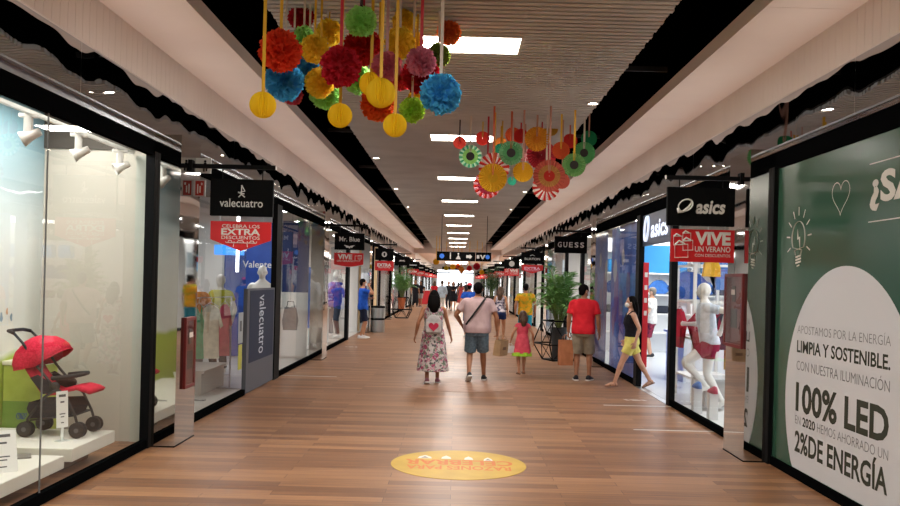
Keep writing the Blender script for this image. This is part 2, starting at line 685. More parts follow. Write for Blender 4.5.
# ------------------------------------------------------------------ mirrored pillars and shop partitions
for s in (-1, 1):
    xf, px = (XL, PX_L) if s < 0 else (XR, PX_R)
    for y in PIL:
        struct(MB().box(min(px, xf - s * -0.0), max(px, xf), y, y + PW, 0.012, HEAD - .002).build('pillar', MIRROR_P))
        struct(MB().box(min(px, xf) - .004, max(px, xf) + .004, y - .004, y + PW + .004, 0, .012).build('pillar_foot', BLACK))
        if y in (8.57, 18.0) and s > 0:
            continue
        struct(MB().box(min(xf + s * .12, s * 9.2), max(xf + s * .12, s * 9.2), y + .3, y + .38, 0, 3.42).build('wall_partition', WHITEM))
struct(MB().box(XR + .12, 9.2, 8.75, 8.83, 0, 3.42).build('wall_partition', WHITEM))


# ------------------------------------------------------------------ shopfront glazing
def front(s, segs):
    """segs: list of (y0, y1, kind); kind g glass, p black post, o open doorway"""
    xf = XL if s < 0 else XR
    n = front.n
    for y0, y1, kd in segs:
        if kd == 'p':
            struct(MB().box(xf - .045, xf + .045, y0, y1, 0, 2.97).build('trim_post', BLACK))
        elif kd == 'g':
            front.n += 1
            t = thing('window_%d' % front.n, None, None, (xf, (y0 + y1) / 2, 0))
            struct(t)
            h = (y1 - y0) / 2
            MB().box(-.03, .03, -h, h, 0, .085).box(-.03, .03, -h, h, 2.93, 2.968).build('window_frame', BLACKGLOSS, t)
            MB().quad((0, -h, .085), (0, h, .085), (0, h, 2.93), (0, -h, 2.93)).build('glass', GLASS, t)
        elif kd == 'o':
            struct(MB().box(xf - .05, xf + .05, y0, y1, 0, .008).build('door_threshold', STEEL))


front.n = 0
struct(MB().box(XL - .005, XL + .003, 6.358, 6.372, .085, 2.93).build('trim_glass_joint', mat('glass_seal', '#6d6f6e', .5)))
P2 = lambda i: PIL[i] + PW
front(-1, [(-9.6, -0.92, 'g'), (-0.26, 6.36, 'g'), (6.37, 8.49, 'g'), (8.49, 8.57, 'p')])
front(-1, [(P2(2), 12.45, 'g'), (14.35, 14.75, 'p'), (14.75, 18.0, 'g')])
front(-1, [(P2(3) + 1.0, 24.0, 'g'), (24.0, 24.3, 'p')])
front(1, [(8.49, 8.57, 'p')])
front(1, [(P2(2), 12.45, 'g'), (12.45, 12.6, 'p'), (12.6, 14.7, 'o'), (14.7, 14.95, 'p'), (14.95, 18.0, 'g')])
front(1, [(P2(3), 21.5, 'g'), (21.5, 21.7, 'p'), (21.7, 24.6, 'o'), (24.6, 24.8, 'p'), (24.8, 27.5, 'g')])
for i in range(4, 12):
    for s in (-1, 1):
        a, b = P2(i), PIL[i + 1]
        if (i + s) % 2:
            front(s, [(a, a + 3.2, 'g'), (a + 3.2, a + 3.35, 'p'), (a + 3.35, a + 6.0, 'o'), (a + 6.0, a + 6.15, 'p'), (a + 6.15, b, 'g')])
        else:
            front(s, [(a, a + 2.2, 'o'), (a + 2.2, a + 2.35, 'p'), (a + 2.35, b - .3, 'g'), (b - .3, b, 'p')])
# ------------------------------------------------------------------ first shop on the left: the stroller window
def backdrop_mat():
    m = mat('printed_sky_backdrop', '#8fb7c4', 0.6)
    nt, N, L, b = nodes(m)
    tc = N.new('ShaderNodeTexCoord')
    sp = N.new('ShaderNodeSeparateXYZ')
    L.new(tc.outputs['Object'], sp.inputs[0])
    nz = N.new('ShaderNodeTexNoise')
    nz.inputs['Scale'].default_value = 0.8
    L.new(tc.outputs['Object'], nz.inputs['Vector'])
    ad = N.new('ShaderNodeMath')
    ad.operation = 'MULTIPLY_ADD'
    ad.inputs[1].default_value = 0.35
    L.new(nz.outputs[0], ad.inputs[0])
    L.new(sp.outputs['Z'], ad.inputs[2])
    mr = N.new('ShaderNodeMapRange')
    mr.inputs[1].default_value = 0.2
    mr.inputs[2].default_value = 3.4
    L.new(ad.outputs[0], mr.inputs[0])
    cr = N.new('ShaderNodeValToRGB')
    e = cr.color_ramp.elements
    e[0].position, e[0].color = 0.0, lin('#8fa63f')
    e[1].position, e[1].color = 1.0, lin('#6f929e')
    for p, c in ((0.27, '#a3b848'), (0.29, '#e3e6df'), (0.62, '#dfe6e6'), (0.84, '#9cb3bb')):
        k = e.new(p)
        k.color = lin(c)
    L.new(mr.outputs[0], cr.inputs[0])
    L.new(cr.outputs[0], b.inputs['Base Color'])
    return m


struct(MB().box(-4.34, -4.3, -0.2, 8.85, 0, 3.42).build('wall_display_back', backdrop_mat()))
GREIGE = mat('greige_wall', '#bdb7ab', 0.7)
struct(MB().box(-4.3, -3.13, 8.82, 8.86, 0, 3.02).build('wall_display_side', GREIGE))
struct(MB().box(-4.3, -3.13, 8.80, 8.86, 3.02, 3.42).build('wall_display_top', mat('dark_bulkhead', '#4a453f', 0.8)))
struct(MB().box(-3.34, -3.14, 8.805, 8.822, 0, 2.96).build('trim_10', mat('pale_sage_panel', '#b4b8ae', 0.6)))
struct(MB().box(-4.34, -3.13, -0.9, -0.84, 0, 3.42).build('wall_display_near', GREIGE))
# wall doodles: small printed figures on the backdrop
t = thing('wall_decal', 'small printed figures in blue and orange on the pale window backdrop', 'decal', (-4.297, 7.95, 1.35))
for i, (dy, dz, r, c) in enumerate(((-.12, .02, .05, '#6d9ccd'), (-.04, .1, .028, '#e0a04a'), (.0, .0, .026, '#d7b36a'), (.1, -.05, .03, '#8aa3b0'), (.2, .0, .022, '#c9a07a'), (.28, -.06, .026, '#7b98a5'))):
    m = MB()
    m.prism([(r * (1 + .35 * math.sin(3 * a + i)) * math.cos(a) * .7, r * 1.5 * math.sin(a)) for a in [2 * PI * k / 18 for k in range(18)]], (0, dy, dz), (0, 1, 0), (0, 0, 1), (1, 0, 0), .003)
    m.build('figure', mat('decal_%d' % i, c, 0.6), t)

PLW = mat('plinth_white', '#dedbd2', 0.4)
t = thing('display_plinth', 'low white display plinth carrying the red stroller', 'plinth', (-3.72, 7.62, 0))
MB().box(-.56, .52, -.45, .45, .14, .25).build('top_slab', PLW, t, bevel=.004)
MB().box(-.5, .3, -.35, .38, 0, .14).build('recessed_base', mat('plinth_base', '#6e5a4b', 0.7), t)
t = thing('display_plinth', 'low white plinth nearest the camera with leaflets and a tilted price card', 'plinth', (-3.65, 5.9, 0))
MB().box(-.6, .43, -1.2, 1.17, .11, .215).build('top_slab', PLW, t, bevel=.004)
MB().box(-.55, .2, -1.1, 1.0, 0, .11).build('recessed_base', mat('plinth_base', '#6e5a4b', 0.7), t)

# stroller, built facing +x
st = thing('stroller', 'red baby stroller with black frame standing on the white plinth in the shop window', 'stroller', (-3.62, 7.83, .25))
CAN = fabric('red_canopy_cloth', '#c21f36', '#d0304a', 0.8, 60)
BLK = mat('stroller_black', '#17181a', 0.45)
RUB = mat('rubber', '#151515', 0.7)
DKF = fabric('dark_mesh_cloth', '#24262a')
for sx, r in ((.25, .071), (-.22, .07)):
    for sy in (-.175, .175):
        wbm = MB()
        for dy in (-.028, .028):
            M = Matrix.Rotation(R(90), 4, 'X')
            wbm.lathe([(r * .70, -.011), (r * .93, -.012), (r, -.006), (r, .006), (r * .93, .012), (r * .70, .011)], (sx, sy + dy, r), 22, M=M)
        wheel = wbm.build('wheel', RUB, st, smooth=True)
        hb = MB()
        for dy in (-.028, .028):
            M = Matrix.Rotation(R(90), 4, 'X')
            hb.lathe([(.001, -.014), (r * .3, -.014), (r * .3, .014), (.001, .014)], (sx, sy + dy, r), 12, M=M)
            for k in range(6):
                a = k * PI / 3 + .2
                hb.tube([(sx, sy + dy, r), (sx + math.cos(a) * r * .74, sy + dy, r + math.sin(a) * r * .74)], .007, 6)
        hb.tube([(sx, sy - .045, r), (sx, sy + .045, r)], .009, 8)
        hb.build('hub', mat('stroller_grey', '#55585b', 0.5), wheel)
m = MB()
for sy in (-.175, .175):
    m.tube([(.25, sy, .1), (.22, sy, .2), (.14, sy, .36), (.02, sy, .46), (-.12, sy * .98, .62), (-.27, sy * .95, .84), (-.36, sy * .9, .93)], .012, 10)
    m.tube([(-.22, sy, .1), (-.2, sy, .17), (-.06, sy, .36), (.06, sy, .44)], .012, 10)
    m.tube([(-.18, sy, .15), (.2, sy, .2)], .008, 8)
m.tube([(-.36, -.16, .93), (-.42, -.13, .945), (-.44, 0, .945), (-.42, .13, .945), (-.36, .16, .93)], .017, 10)
m.tube([(-.21, -.175, .16), (-.21, .175, .16)], .009, 8).tube([(.21, -.175, .2), (.21, .175, .2)], .009, 8)
m.build('frame', BLK, st, smooth=True)
m = MB()
for sy in (-.17, .17):
    m.ell((.03, sy, .46), (.05, .02, .04), 12, 8)
m.build('hinge', BLK, st, smooth=True)
# canopy: ribbed quarter dome pivoting at (-.1, .6)
rings = []
piv = Vector((-.14, 0, .635))
for i in range(13):
    a = R(36 + i * 13)
    ring = []
    rr = .275 + .006 * (1 if i % 4 else -1)
    for k in range(19):
        t_ = PI * k / 18
        y = .2 * math.cos(t_)
        rad = rr * (math.sin(t_) ** .55)
        ring.append(piv + Vector((math.cos(a) * rad, y, math.sin(a) * rad * .98)))
    rings.append(ring)
m = MB()
vr = [[m.bm.verts.new(p) for p in r] for r in rings]
for a, b in zip(vr[:-1], vr[1:]):
    for k in range(18):
        m.bm.faces.new((a[k], a[k + 1], b[k + 1], b[k]))
bmesh.ops.remove_doubles(m.bm, verts=m.bm.verts[:], dist=.0005)
c_ = m.build('canopy', CAN, st, smooth=True)
sol = c_.modifiers.new('thick', 'SOLIDIFY')
sol.thickness = .012
m = MB()
m.tube(rings[0][1:-1], .006, 6).tube(rings[4][1:-1], .005, 6).tube(rings[8][1:-1], .005, 6).tube(rings[12][1:-1], .005, 6)
m.build('piping', CAN, c_, smooth=True)
# seat: reclined back, cushion, leg rest
def slab(pts, hw, th):
    b = MB()
    out = []
    for (x, z), (nx, nz) in pts:
        out.append([(x + nx * th, -hw, z + nz * th), (x + nx * th, -hw * .6, z + nz * th * 1.35), (x + nx * th, hw * .6, z + nz * th * 1.35), (x + nx * th, hw, z + nz * th),
                    (x - nx * th, hw, z - nz * th), (x - nx * th, -hw, z - nz * th)])
    return b.rings(out)
slab([((-.3, .72), (.83, .5)), ((-.2, .56), (.83, .5)), ((-.1, .42), (.7, .7)), ((-.02, .39), (.15, 1))], .15, .02).build('backrest', CAN, st, smooth=True)
slab([((-.05, .39), (0, 1)), ((.06, .40), (0, 1)), ((.15, .43), (-.2, 1)), ((.22, .445), (0, 1)), ((.30, .425), (.3, 1)), ((.345, .405), (.5, .8))], .155, .018).build('seat', CAN, st, smooth=True)
MB().tube([(.0, -.17, .53), (.12, -.165, .545), (.2, -.12, .555), (.215, 0, .557), (.2, .12, .555), (.12, .165, .545), (0, .17, .53)], .02, 10).build('bumper_bar', mat('stroller_foam', '#1d1f21', 0.8), st, smooth=True)
m = MB()
m.rings([[(-.19, -.15, .16), (.17, -.15, .19), (.17, .15, .19), (-.19, .15, .16)], [(-.22, -.17, .25), (.2, -.17, .27), (.2, .17, .27), (-.22, .17, .25)],
         [(-.2, -.17, .31), (.14, -.17, .33), (.14, .17, .33), (-.2, .17, .31)]], True, False)
m.build('basket', DKF, st)
m = MB()
for sy in (-.158, .158):
    m.rings([[(-.2, sy, .53), (-.08, sy, .385), (.1, sy, .41), (.02, sy, .47), (-.13, sy, .56)], [(-.2, sy * 1.03, .53), (-.08, sy * 1.03, .385), (.1, sy * 1.03, .41), (.02, sy * 1.03, .47), (-.13, sy * 1.03, .56)]])
m.build('side_panel', DKF, st)

# green box behind the stroller
t = thing('display_box', 'tall lime green display box behind the stroller', 'box', (-4.1, 8.27, 0))
MB().box(-.19, .17, -.17, .17, 0, .84).build('carton', fabric('lime_card', '#a9b850', '#b4c25e', .6, 5), t, bevel=.004)
MB().box(-.185, .175, -.178, -.171, .22, .5).build('dark_green_panel', mat('leaf_green_card', '#6f8d3c', .55), t)
MB().box(-.2, .18, -.18, .18, .84, .88).build('lid', mat('cream_card', '#d9d6c0', .6), t, bevel=.004)
m = MB()
for k in range(5):
    m.tube([(.0 + .02 * math.cos(a + k) + .014 * k - .03, -.181, .36 + .028 * math.sin(a)) for a in [2 * PI * j / 12 for j in range(12)]], .0035, 6, closed=True)
m.build('scribble_logo', mat('ink_blue', '#35598a', .5), t)


def price_card(loc, rz, tilt, wd, ht, label, stand):
    t = thing('price_card', label, 'sign', loc, rz, 'price cards in the stroller window')
    M = Matrix.Translation((0, 0, stand)) @ Matrix.Rotation(R(tilt), 4, 'X')
    MB().box(-wd / 2, wd / 2, -.003, .003, 0, ht, M=M).build('card', WHITE, t)
    m = MB()
    for k, (fz, fw, fh) in enumerate(((.84, .6, .07), (.68, .34, .045), (.36, .5, .03), (.28, .3, .03), (.12, .25, .03))):
        m.box(-wd * fw / 2, wd * fw / 2, -.0045, -.0034, ht * fz, ht * (fz + fh), M=M)
    m.build('printing', mat('print_grey', '#4a4c50', .6), t)
    m = MB()
    if stand > .02:
        m.box(-.012, .012, -.004, .004, 0.006, stand).box(-.05, .05, -.04, .04, 0, .006)
        m.build('stand', mat('clear_acrylic', '#d8dcda', .15), t)
    return t


price_card((-3.44, 7.5, .25), R(58), -3, .11, .32, 'white price card on a stem in front of the stroller wheels', .12)
price_card((-3.38, 6.42, .215), R(40), -20, .2, .32, 'white price card leaning back on the near plinth at the left edge', .0)
for k, (x, y, a) in enumerate(((-3.86, 6.75, .3), (-3.74, 6.86, .15), (-3.56, 6.95, .5))):
    o = MB().box(-.11, .11, -.075, .075, 0, .012).build('leaflet', mat('leaflet_%d' % k, ('#8f8c86', '#a39f98', '#77746f')[k], .4), None, loc=(x, y, .215))
    o.rotation_euler = (0, 0, a)
    tag(o, ('grey leaflet lying farthest from the glass on the near plinth', 'middle of three grey leaflets lying on the near plinth', 'dark leaflet lying nearest the glass on the near plinth')[k], 'leaflet', 'leaflets on the near plinth')

# spotlight rail inside the window
t = thing('light_rail', 'white lighting rail under the head of the stroller window', 'light rail', (-3.36, 5.2, 2.97))
MB().box(-.018, .018, -3.2, 3.5, 0, .03).build('rail', WHITE, t)
MB().box(-.014, .014, 3.5, 3.56, 0, .028).box(-.03, .03, -.4, .4, .03, .45).build('hanger', WHITE, t)
SPW = mat('spot_white', '#dddad4', .4)
for k, (y, az) in enumerate(((6.62, 285), (7.5, 292), (8.42, 300))):
    t = thing('track_spotlight', ('white track spotlight nearest the camera on the window rail', 'middle white track spotlight above the stroller', 'white track spotlight nearest the mirrored pillar')[k], 'light', (-3.36, y, 2.968), R(az), 'track spotlights in the stroller window')
    MB().box(-.022, .022, -.07, .07, -.03, 0).build('adapter', SPW, t, bevel=.004)
    MB().box(-.028, .028, -.03, .03, -.155, -.03).build('driver_arm', SPW, t, bevel=.005)
    M = Matrix.Rotation(R(118), 4, 'X')
    hd = MB().lathe([(.012, -.06), (.03, -.06), (.034, -.02), (.045, .04), (.062, .09), (.056, .09), (.04, .05), (.012, .03)], (0, .035, -.16), 20, M=M).build('lamp_head', SPW, t, smooth=True)
    MB().lathe([(.001, .05), (.042, .052), (.042, .056), (.001, .056)], (0, .035, -.16), 16, M=M).build('bulb', mat('spot_bulb', '#fff4e0', .3, emit='#ffe9c8', strength=5), hd)

# ------------------------------------------------------------------ green hoarding on the right
GRN = mat('green_hoarding_film', '#315443', .22)
t = thing('advertising_hoarding', 'dark green hoarding with a large white circle and energy saving text', 'hoarding', (XR, 0, 0))
MB().box(0, .03, -.26, 8.49, .085, 2.95).build('green_panel', GRN, t)
MB().box(-.02, .03, -.26, 8.49, 0, .085).build('base_rail', BLACKGLOSS, t)
pts = [(1.2 * math.cos(a), 1.21 * math.sin(a)) for a in [2 * PI * k / 96 for k in range(96)]]
pts = [(x, max(y, .09 - .745)) for x, y in pts]
MB().prism([(p, max(q, -.655)) for p, q in pts], (0, 6.985, .745), (0, -1, 0), (0, 0, 1), (-1, 0, 0), .002).build('white_circle', mat('white_film', '#c9cbd0', .35), t)
DG = mat('dark_green_ink', '#2c3328', .5)
GY = mat('grey_ink', '#7b7d80', .5)
for s_, z, h, bold, mm in (('APOSTAMOS POR LA ENERGÍA', 1.345, .075, -.012, GY), ('LIMPIA Y SOSTENIBLE.', 1.172, .105, .022, DG), ('CON NUESTRA ILUMINACIÓN', 1.006, .085, -.006, GY),
                           ('100% LED', .635, .245, .03, DG), ('2%DE ENERGÍA', .255, .18, .025, DG)):
    text(s_, mm, t, (-.004, 7.93, z), (0, -1, .004), (0, 0, 1), h, 1.705, bold, 'l')
text('EN', GY, t, (-.004, 7.93, .505), (0, -1, .004), (0, 0, 1), .078, .12, -.012, 'l')
text('2020', DG, t, (-.004, 7.765, .506), (0, -1, .004), (0, 0, 1), .078, .27, .02, 'l')
text('HEMOS AHORRADO UN', GY, t, (-.004, 7.45, .507), (0, -1, .004), (0, 0, 1), .078, 1.225, -.012, 'l')
LT = mat('pale_ink', '#cfcdc6', .5)
text('¿SA', LT, t, (-.004, 6.60, 2.44), (0, -1, 0), (0, 0, 1), .215, .74, .035, 'l')
MB().box(-.003, 0, 5.2, 6.62, 2.735, 2.743).box(-.003, 0, 5.2, 6.62, 2.285, 2.293).build('rule_line', LT, t)
# light bulb drawing
def stroke(m, pts, wd, closed=False):
    """flat ribbon on the hoarding through (y, z) points"""
    m.tube([(-.002, a, b) for a, b in pts], wd / 2, 8, flat=.25, side=None, closed=closed)
m = MB()
cy, cz = 7.96, 2.235
out = [(cy - .055, 2.06)] + [(cy + .16 * math.sin(a) * (1 if math.cos(a) > -.2 else 1), cz - .02 + .165 * -math.cos(a)) for a in [R(45 + 270 * k / 24) for k in range(25)]][::-1]
ring = [(cy - .06, 2.075), (cy - .08, 2.12)] + [(cy + .15 * math.cos(a), 2.235 + .155 * math.sin(a)) for a in [R(215 - 250 * k / 26) for k in range(27)]][::-1] + [(cy + .08, 2.12), (cy + .06, 2.075)]
stroke(m, ring, .016)
for k in range(3):
    stroke(m, [(cy + .06, 2.055 - .028 * k), (cy - .06, 2.07 - .028 * k)], .018)
stroke(m, [(cy + .03, 1.97), (cy - .03, 1.98)], .014)
m.prism([(0.03, .09), (.03, -.01), (-.005, -.005), (-.035, -.11), (-.03, .015), (.005, .01)], (-.003, cy, 2.23), (0, 1, 0), (0, 0, 1), (1, 0, 0), .002)
for k in range(9):
    a = R(-25 + k * 28.75)
    stroke(m, [(cy + .205 * math.cos(a), 2.235 + .21 * math.sin(a)), (cy + .285 * math.cos(a), 2.235 + .29 * math.sin(a))], .013)
m.build('bulb_drawing', LT, t)
m = MB()
hp = []
for k in range(40):
    a = 2 * PI * k / 40
    hp.append((7.108 + .0102 * 16 * math.sin(a) ** 3, 2.545 + .0098 * (13 * math.cos(a) - 5 * math.cos(2 * a) - 2 * math.cos(3 * a) - math.cos(4 * a))))
stroke(m, hp, .007, True)
m.build('heart_drawing', LT, t)
struct(MB().box(XR + .031, XR + .1, -.26, 8.49, 0, 2.95).build('wall_hoarding_back', WHITEM))


# fire hose cabinets and signs on the front faces of the first pillars
def hose_cabinet(x, s, y, z0, z1, label, wd=.27):
    t = thing('fire_hose_cabinet', label, 'fire cabinet', (x, y, (z0 + z1) / 2), R(90) if s > 0 else R(-90))
    h = (z1 - z0) / 2
    # local: width along x, front towards +y (rotated to face the corridor)
    MB().box(-wd, wd, .001, .012, -h, h).build('backbox', mat('cabinet_red', '#541b1b', .4), t)
    m = MB()
    m.box(-wd - .02, -wd + .015, .001, .03, -h - .02, h + .02).box(wd - .015, wd + .02, .001, .03, -h - .02, h + .02).box(-wd, wd, .001, .03, h - .015, h + .02).box(-wd, wd, .001, .03, -h - .02, -h + .015)
    m.build('frame', mat('cabinet_frame_red', '#6a1f20', .35), t, bevel=.003)
    MB().quad((-wd, .026, -h + .01), (wd, .026, -h + .01), (wd, .026, h - .01), (-wd, .026, h - .01)).build('glass', GLASS, t)
    m = MB()
    m.box(-.04, .04, .012, .02, h * .25, h * .7).box(-.1, .1, .012, .018, -h * .5, h * .05)
    m.build('fittings', mat('fitting_dark', '#2c2a2a', .5), t)
    MB().box(-.06, .06, .027, .029, h * .45, h * .6).build('label_plate', mat('label_white', '#cdc6c0', .6), t)
    return t


hose_cabinet(PX_R, 1, 8.93, 1.15, 1.88, 'red framed fire hose cabinet on the mirrored pillar beside the green hoarding')
hose_cabinet(PX_L, -1, 8.95, .58, 1.28, 'red fire hose cabinet low on the mirrored pillar beside the stroller window', .15)
# projecting signs on the left pillar
t = thing('fire_point_sign', 'small red fire point sign projecting from the left mirrored pillar', 'sign', (-2.75, 9.0, 2.665))
MB().box(-.05, .075, -.012, .012, -.09, .085).build('plate', mat('sign_silver', '#b9b9b9', .4), t)
MB().box(-.03, .06, -.015, -.0125, -.08, .075).build('red_face', mat('sign_red', '#a3281f', .5), t)
m = MB()
m.box(-.01, .002, -.018, -.0155, -.06, .04).box(.015, .028, -.018, -.0155, -.05, .02).box(.03, .045, -.018, -.0155, .03, .055)
m.build('pictogram', LETTER, t)
t = thing('exit_sign', 'white and black pictogram sign projecting high on the left mirrored pillar', 'sign', (-2.75, 9.06, 2.91))
MB().box(-.05, .11, -.012, .012, -.08, .08).build('plate', mat('sign_white', '#c4c4c0', .5), t)
m = MB()
m.ell((.05, -.014, .045), (.014, .003, .014), 10, 6).box(.035, .065, -.016, -.0125, -.03, .03).box(.03, .045, -.016, -.0125, -.065, -.03).box(.06, .075, -.016, -.0125, -.06, -.03)
m.build('pictogram', BLACK, t)
# ------------------------------------------------------------------ hanging shop signs
U, V = (1, 0, 0), (0, 0, 1)
SIGNB = mat('sign_black_panel', '#050607', .7)
SIGNB.node_tree.nodes['Principled BSDF'].inputs['Specular IOR Level'].default_value = .1


def arm(x0, x1, y, label, group='sign brackets'):
    t = thing('sign_bracket', label, 'bracket', (x0, y, 2.885), 0, group)
    d = x1 - x0
    MB().box(min(0, d), max(0, d), -.022, .022, -.022, .022).build('arm', BLACK, t)
    sgn = 1 if d > 0 else -1
    MB().box(min(d, d + sgn * .008), max(d, d + sgn * .008), -.02, .02, -.02, .02).build('end_cap', LETTER, t)
    m = MB()
    m.box(min(.002 * sgn, .02 * sgn), max(.002 * sgn, .02 * sgn), -.05, .05, -.06, .06)
    m.build('wall_plate', BLACK, t)
    return t


def panel(cx, y, wd, label, z0=2.37, z1=2.755, group=None, cables=True):
    t = thing('hanging_sign', label, 'sign', (cx, y, (z0 + z1) / 2), 0, group)
    h = (z1 - z0) / 2
    MB().box(-wd / 2, wd / 2, -.03, .03, -h, h).build('panel', SIGNB, t, bevel=.003)
    m = MB()
    for x in (-wd * .32, wd * .32):
        m.tube([(x, 0, h), (x, 0, 2.865 - (z0 + z1) / 2)], .006, 6)
    m.build('hanger_rod', BLACK, t)
    return t


def banner(cx, y, wd, z1, z0, shape, label, kind, group=None):
    t = thing('hanging_banner', label, 'banner', (cx, y, z1), 0, group)
    h = z1 - z0
    w2 = wd / 2
    if shape == 'point':
        out = [(-w2, 0), (-w2, -h * .62), (0, -h), (w2, -h * .62), (w2, 0)]
    elif shape == 'wave':
        out = [(-w2, 0), (-w2, -h * .8)] + [(-w2 + wd * k / 12, -h * (.86 + .1 * math.sin(k / 12 * PI * 1.3 - .6))) for k in range(1, 13)] + [(w2, 0)]
    else:
        out = [(-w2, 0), (-w2, -h), (w2, -h), (w2, 0)]
    MB().prism([(x, z) for x, z in out], (0, .006, 0), U, V, (0, -1, 0), .012).build('board', RED, t)
    if shape == 'wave':
        b = [(-w2 + wd * k / 12, -h * (.86 + .1 * math.sin(k / 12 * PI * 1.3 - .6))) for k in range(1, 13)]
        MB().prism(b + [(x, z + h * .05 * (i / 11) ) for i, (x, z) in reversed(list(enumerate(b)))], (0, -.0065, 0), U, V, (0, -1, 0), .002).build('white_wave', LETTER, t)
    m = MB()
    for x in (-w2 * .7, w2 * .7):
        m.tube([(x, 0, 0), (x, 0, .045)], .004, 6)
    m.build('hook', STEEL, t)
    f = -.0085
    if kind == 'extra':
        text('CELEBRA LOS', LETTER, t, (0, f, -h * .16), U, V, h * .11, wd * .62, .006)
        text('EXTRA', LETTER, t, (0, f, -h * .35), U, V, h * .2, wd * .64, .03)
        text('DESCUENTOS', LETTER, t, (0, f, -h * .545), U, V, h * .11, wd * .63, .006)
        m = MB()
        for x, r in ((0, .075), (-.11, .045), (.12, .05)):
            m.tube([(x - r, f, -h * .92 + abs(x) * .5 + .02), (x - r * .9, f, -h * .72), (x + r * .9, f, -h * .72), (x + r, f, -h * .92 + abs(x) * .5 + .02)], .004, 6)
            m.tube([(x - r * .5, f, -h * .72), (x - r * .3, f, -h * .65), (x + r * .3, f, -h * .65), (x + r * .5, f, -h * .72)], .004, 6)
        m.build('bag_outline', LETTER, t)
    elif kind == 'vive':
        text('VIVE', LETTER, t, (wd * .16, f, -h * .27), U, V, h * .36, wd * .56, .045)
        text('UN VERANO', LETTER, t, (wd * .16, f, -h * .6), U, V, h * .16, wd * .56, .012)
        text('CON DESCUENTOS', LETTER, t, (wd * .16, f, -h * .79), U, V, h * .085, wd * .56, .005)
        m = MB()
        for x, z, s_ in ((-.30, -.68, .2), (-.2, -.5, .15), (-.36, -.36, .13), (-.22, -.25, .12)):
            a = s_ * h
            x, z = x * wd - .02, z * h
            m.tube([(x - a, f, z - a), (x - a * 1.05, f, z + a), (x + a * .95, f, z + a * 1.1), (x + a, f, z - a * .9)], .005, 6, closed=True)
            m.tube([(x - a, f, z + a), (x - a * .4, f, z + a * 1.6), (x + a * .5, f, z + a * 1.1)], .009, 6)
        m.build('bag_outline', LETTER, t)
    elif kind == 'vive2':
        text('VIVE', LETTER, t, (-wd * .13, f, -h * .27), U, V, h * .3, wd * .5, .045)
        text('UN VERANO', LETTER, t, (-wd * .1, f, -h * .55), U, V, h * .12, wd * .6, .01)
        m = MB()
        for x, z, s_ in ((.3, -.36, .17), (.38, -.28, .12)):
            a = s_ * h
            m.tube([(x * wd - a, f, z * h - a), (x * wd - a, f, z * h + a), (x * wd + a, f, z * h + a), (x * wd + a, f, z * h - a)], .008, 6, closed=True)
        m.build('bag_outline', LETTER, t)
    elif kind == 'extra2':
        text('EXTRA', LETTER, t, (0, f, -h * .42), U, V, h * .3, wd * .74, .04)
        text('DESCUENTOS', LETTER, t, (0, f, -h * .68), U, V, h * .12, wd * .62, .01)
    return t


# first sign on the left
arm(PX_L, -1.915, 8.9, 'black bracket holding the first hanging sign on the left')
t = panel(-2.26, 8.9, .655, 'black hanging sign with silver serif lettering above the red EXTRA banner at left')
SIL = mat('silver_lettering', '#c2c2c0', .45)
tx = text('valecuatro', SIL, t, (0, -.033, -.055), U, V, .085, .45, .004)
m = MB()
for pts in ([(0, .125), (0, .03), (-.03, .0)], [(-.035, .055), (.0, .03), (.035, .0)], [(.0, .125), (.035, .065), (-.035, .045)], [(-.012, .04), (.03, .035)]):
    m.tube([(x, -.033, z + .005) for x, z in pts], .0055, 6)
m.build('emblem', SIL, t)
banner(-2.265, 8.9, .635, 2.315, 2.005, 'point', 'red pointed EXTRA banner hanging at the first left pillar', 'extra')
# first sign on the right
arm(PX_R, 2.16, 8.85, 'black bracket holding the first hanging sign on the right')
t = panel(2.525, 8.85, .70, 'black hanging sign with white swirl emblem above the red VIVE banner at right', 2.385, 2.785)
text('asics', LETTER, t, (.10, -.033, 0.0), (1, 0, 0), (.16, 0, 1), .135, .30, .032)
m = MB()
sp = []
for k in range(22):
    a = R(200 - k * 19.5)
    rr = 1.0 - .0 * k
    x, z = .078 * math.cos(a), .046 * math.sin(a)
    sp.append((-.165 + x * math.cos(R(28)) - z * math.sin(R(28)) * 1.2, -.034, .01 + x * math.sin(R(28)) + z * math.cos(R(28)) * 1.25))
m.tube(sp, [.010 + .010 * math.sin(PI * k / 21) for k in range(22)], 8, flat=.4, side=(0, 1, 0))
m.tube([(-.24, -.034, -.02), (-.235, -.034, -.06), (-.19, -.034, -.055), (-.13, -.034, -.005), (-.1, -.034, .05)], [.016, .015, .013, .012, .006], 8, flat=.5)
m.build('swirl_emblem', LETTER, t, smooth=True)
banner(2.555, 8.85, .66, 2.35, 2.01, 'rect', 'red rectangular VIVE banner hanging at the first right pillar', 'vive')
# second pair
arm(PX_L, -1.92, 18.3, 'black bracket holding the second hanging sign on the left')
t = panel(-2.31, 18.3, .64, 'black hanging sign with winged emblem, second along the left row', 2.36, 2.72)
text('Mr. Blue', LETTER, t, (0, -.033, .05), U, V, .095, .44, .012)
m = MB()
for s in (-1, 1):
    m.prism([(s * .015, -.02), (s * .12, .0), (s * .075, -.035), (s * .06, -.06), (s * .03, -.055)][::s], (0, -.0315, -.075), U, V, (0, -1, 0), .003)
m.prism([(-.028, 0), (-.02, -.04), (0, -.055), (.02, -.04), (.028, 0), (0, -.01)], (0, -.0315, -.095), U, V, (0, -1, 0), .003)
m.build('winged_emblem', LETTER, t)
banner(-2.32, 18.3, .63, 2.295, 1.98, 'wave', 'red VIVE banner with wavy white lower edge, on the left', 'vive2')
arm(PX_R, 2.05, 18.3, 'black bracket holding the second hanging sign on the right')
t = panel(2.45, 18.3, .70, 'black hanging sign with widely spaced white capitals and no banner', 2.41, 2.77)
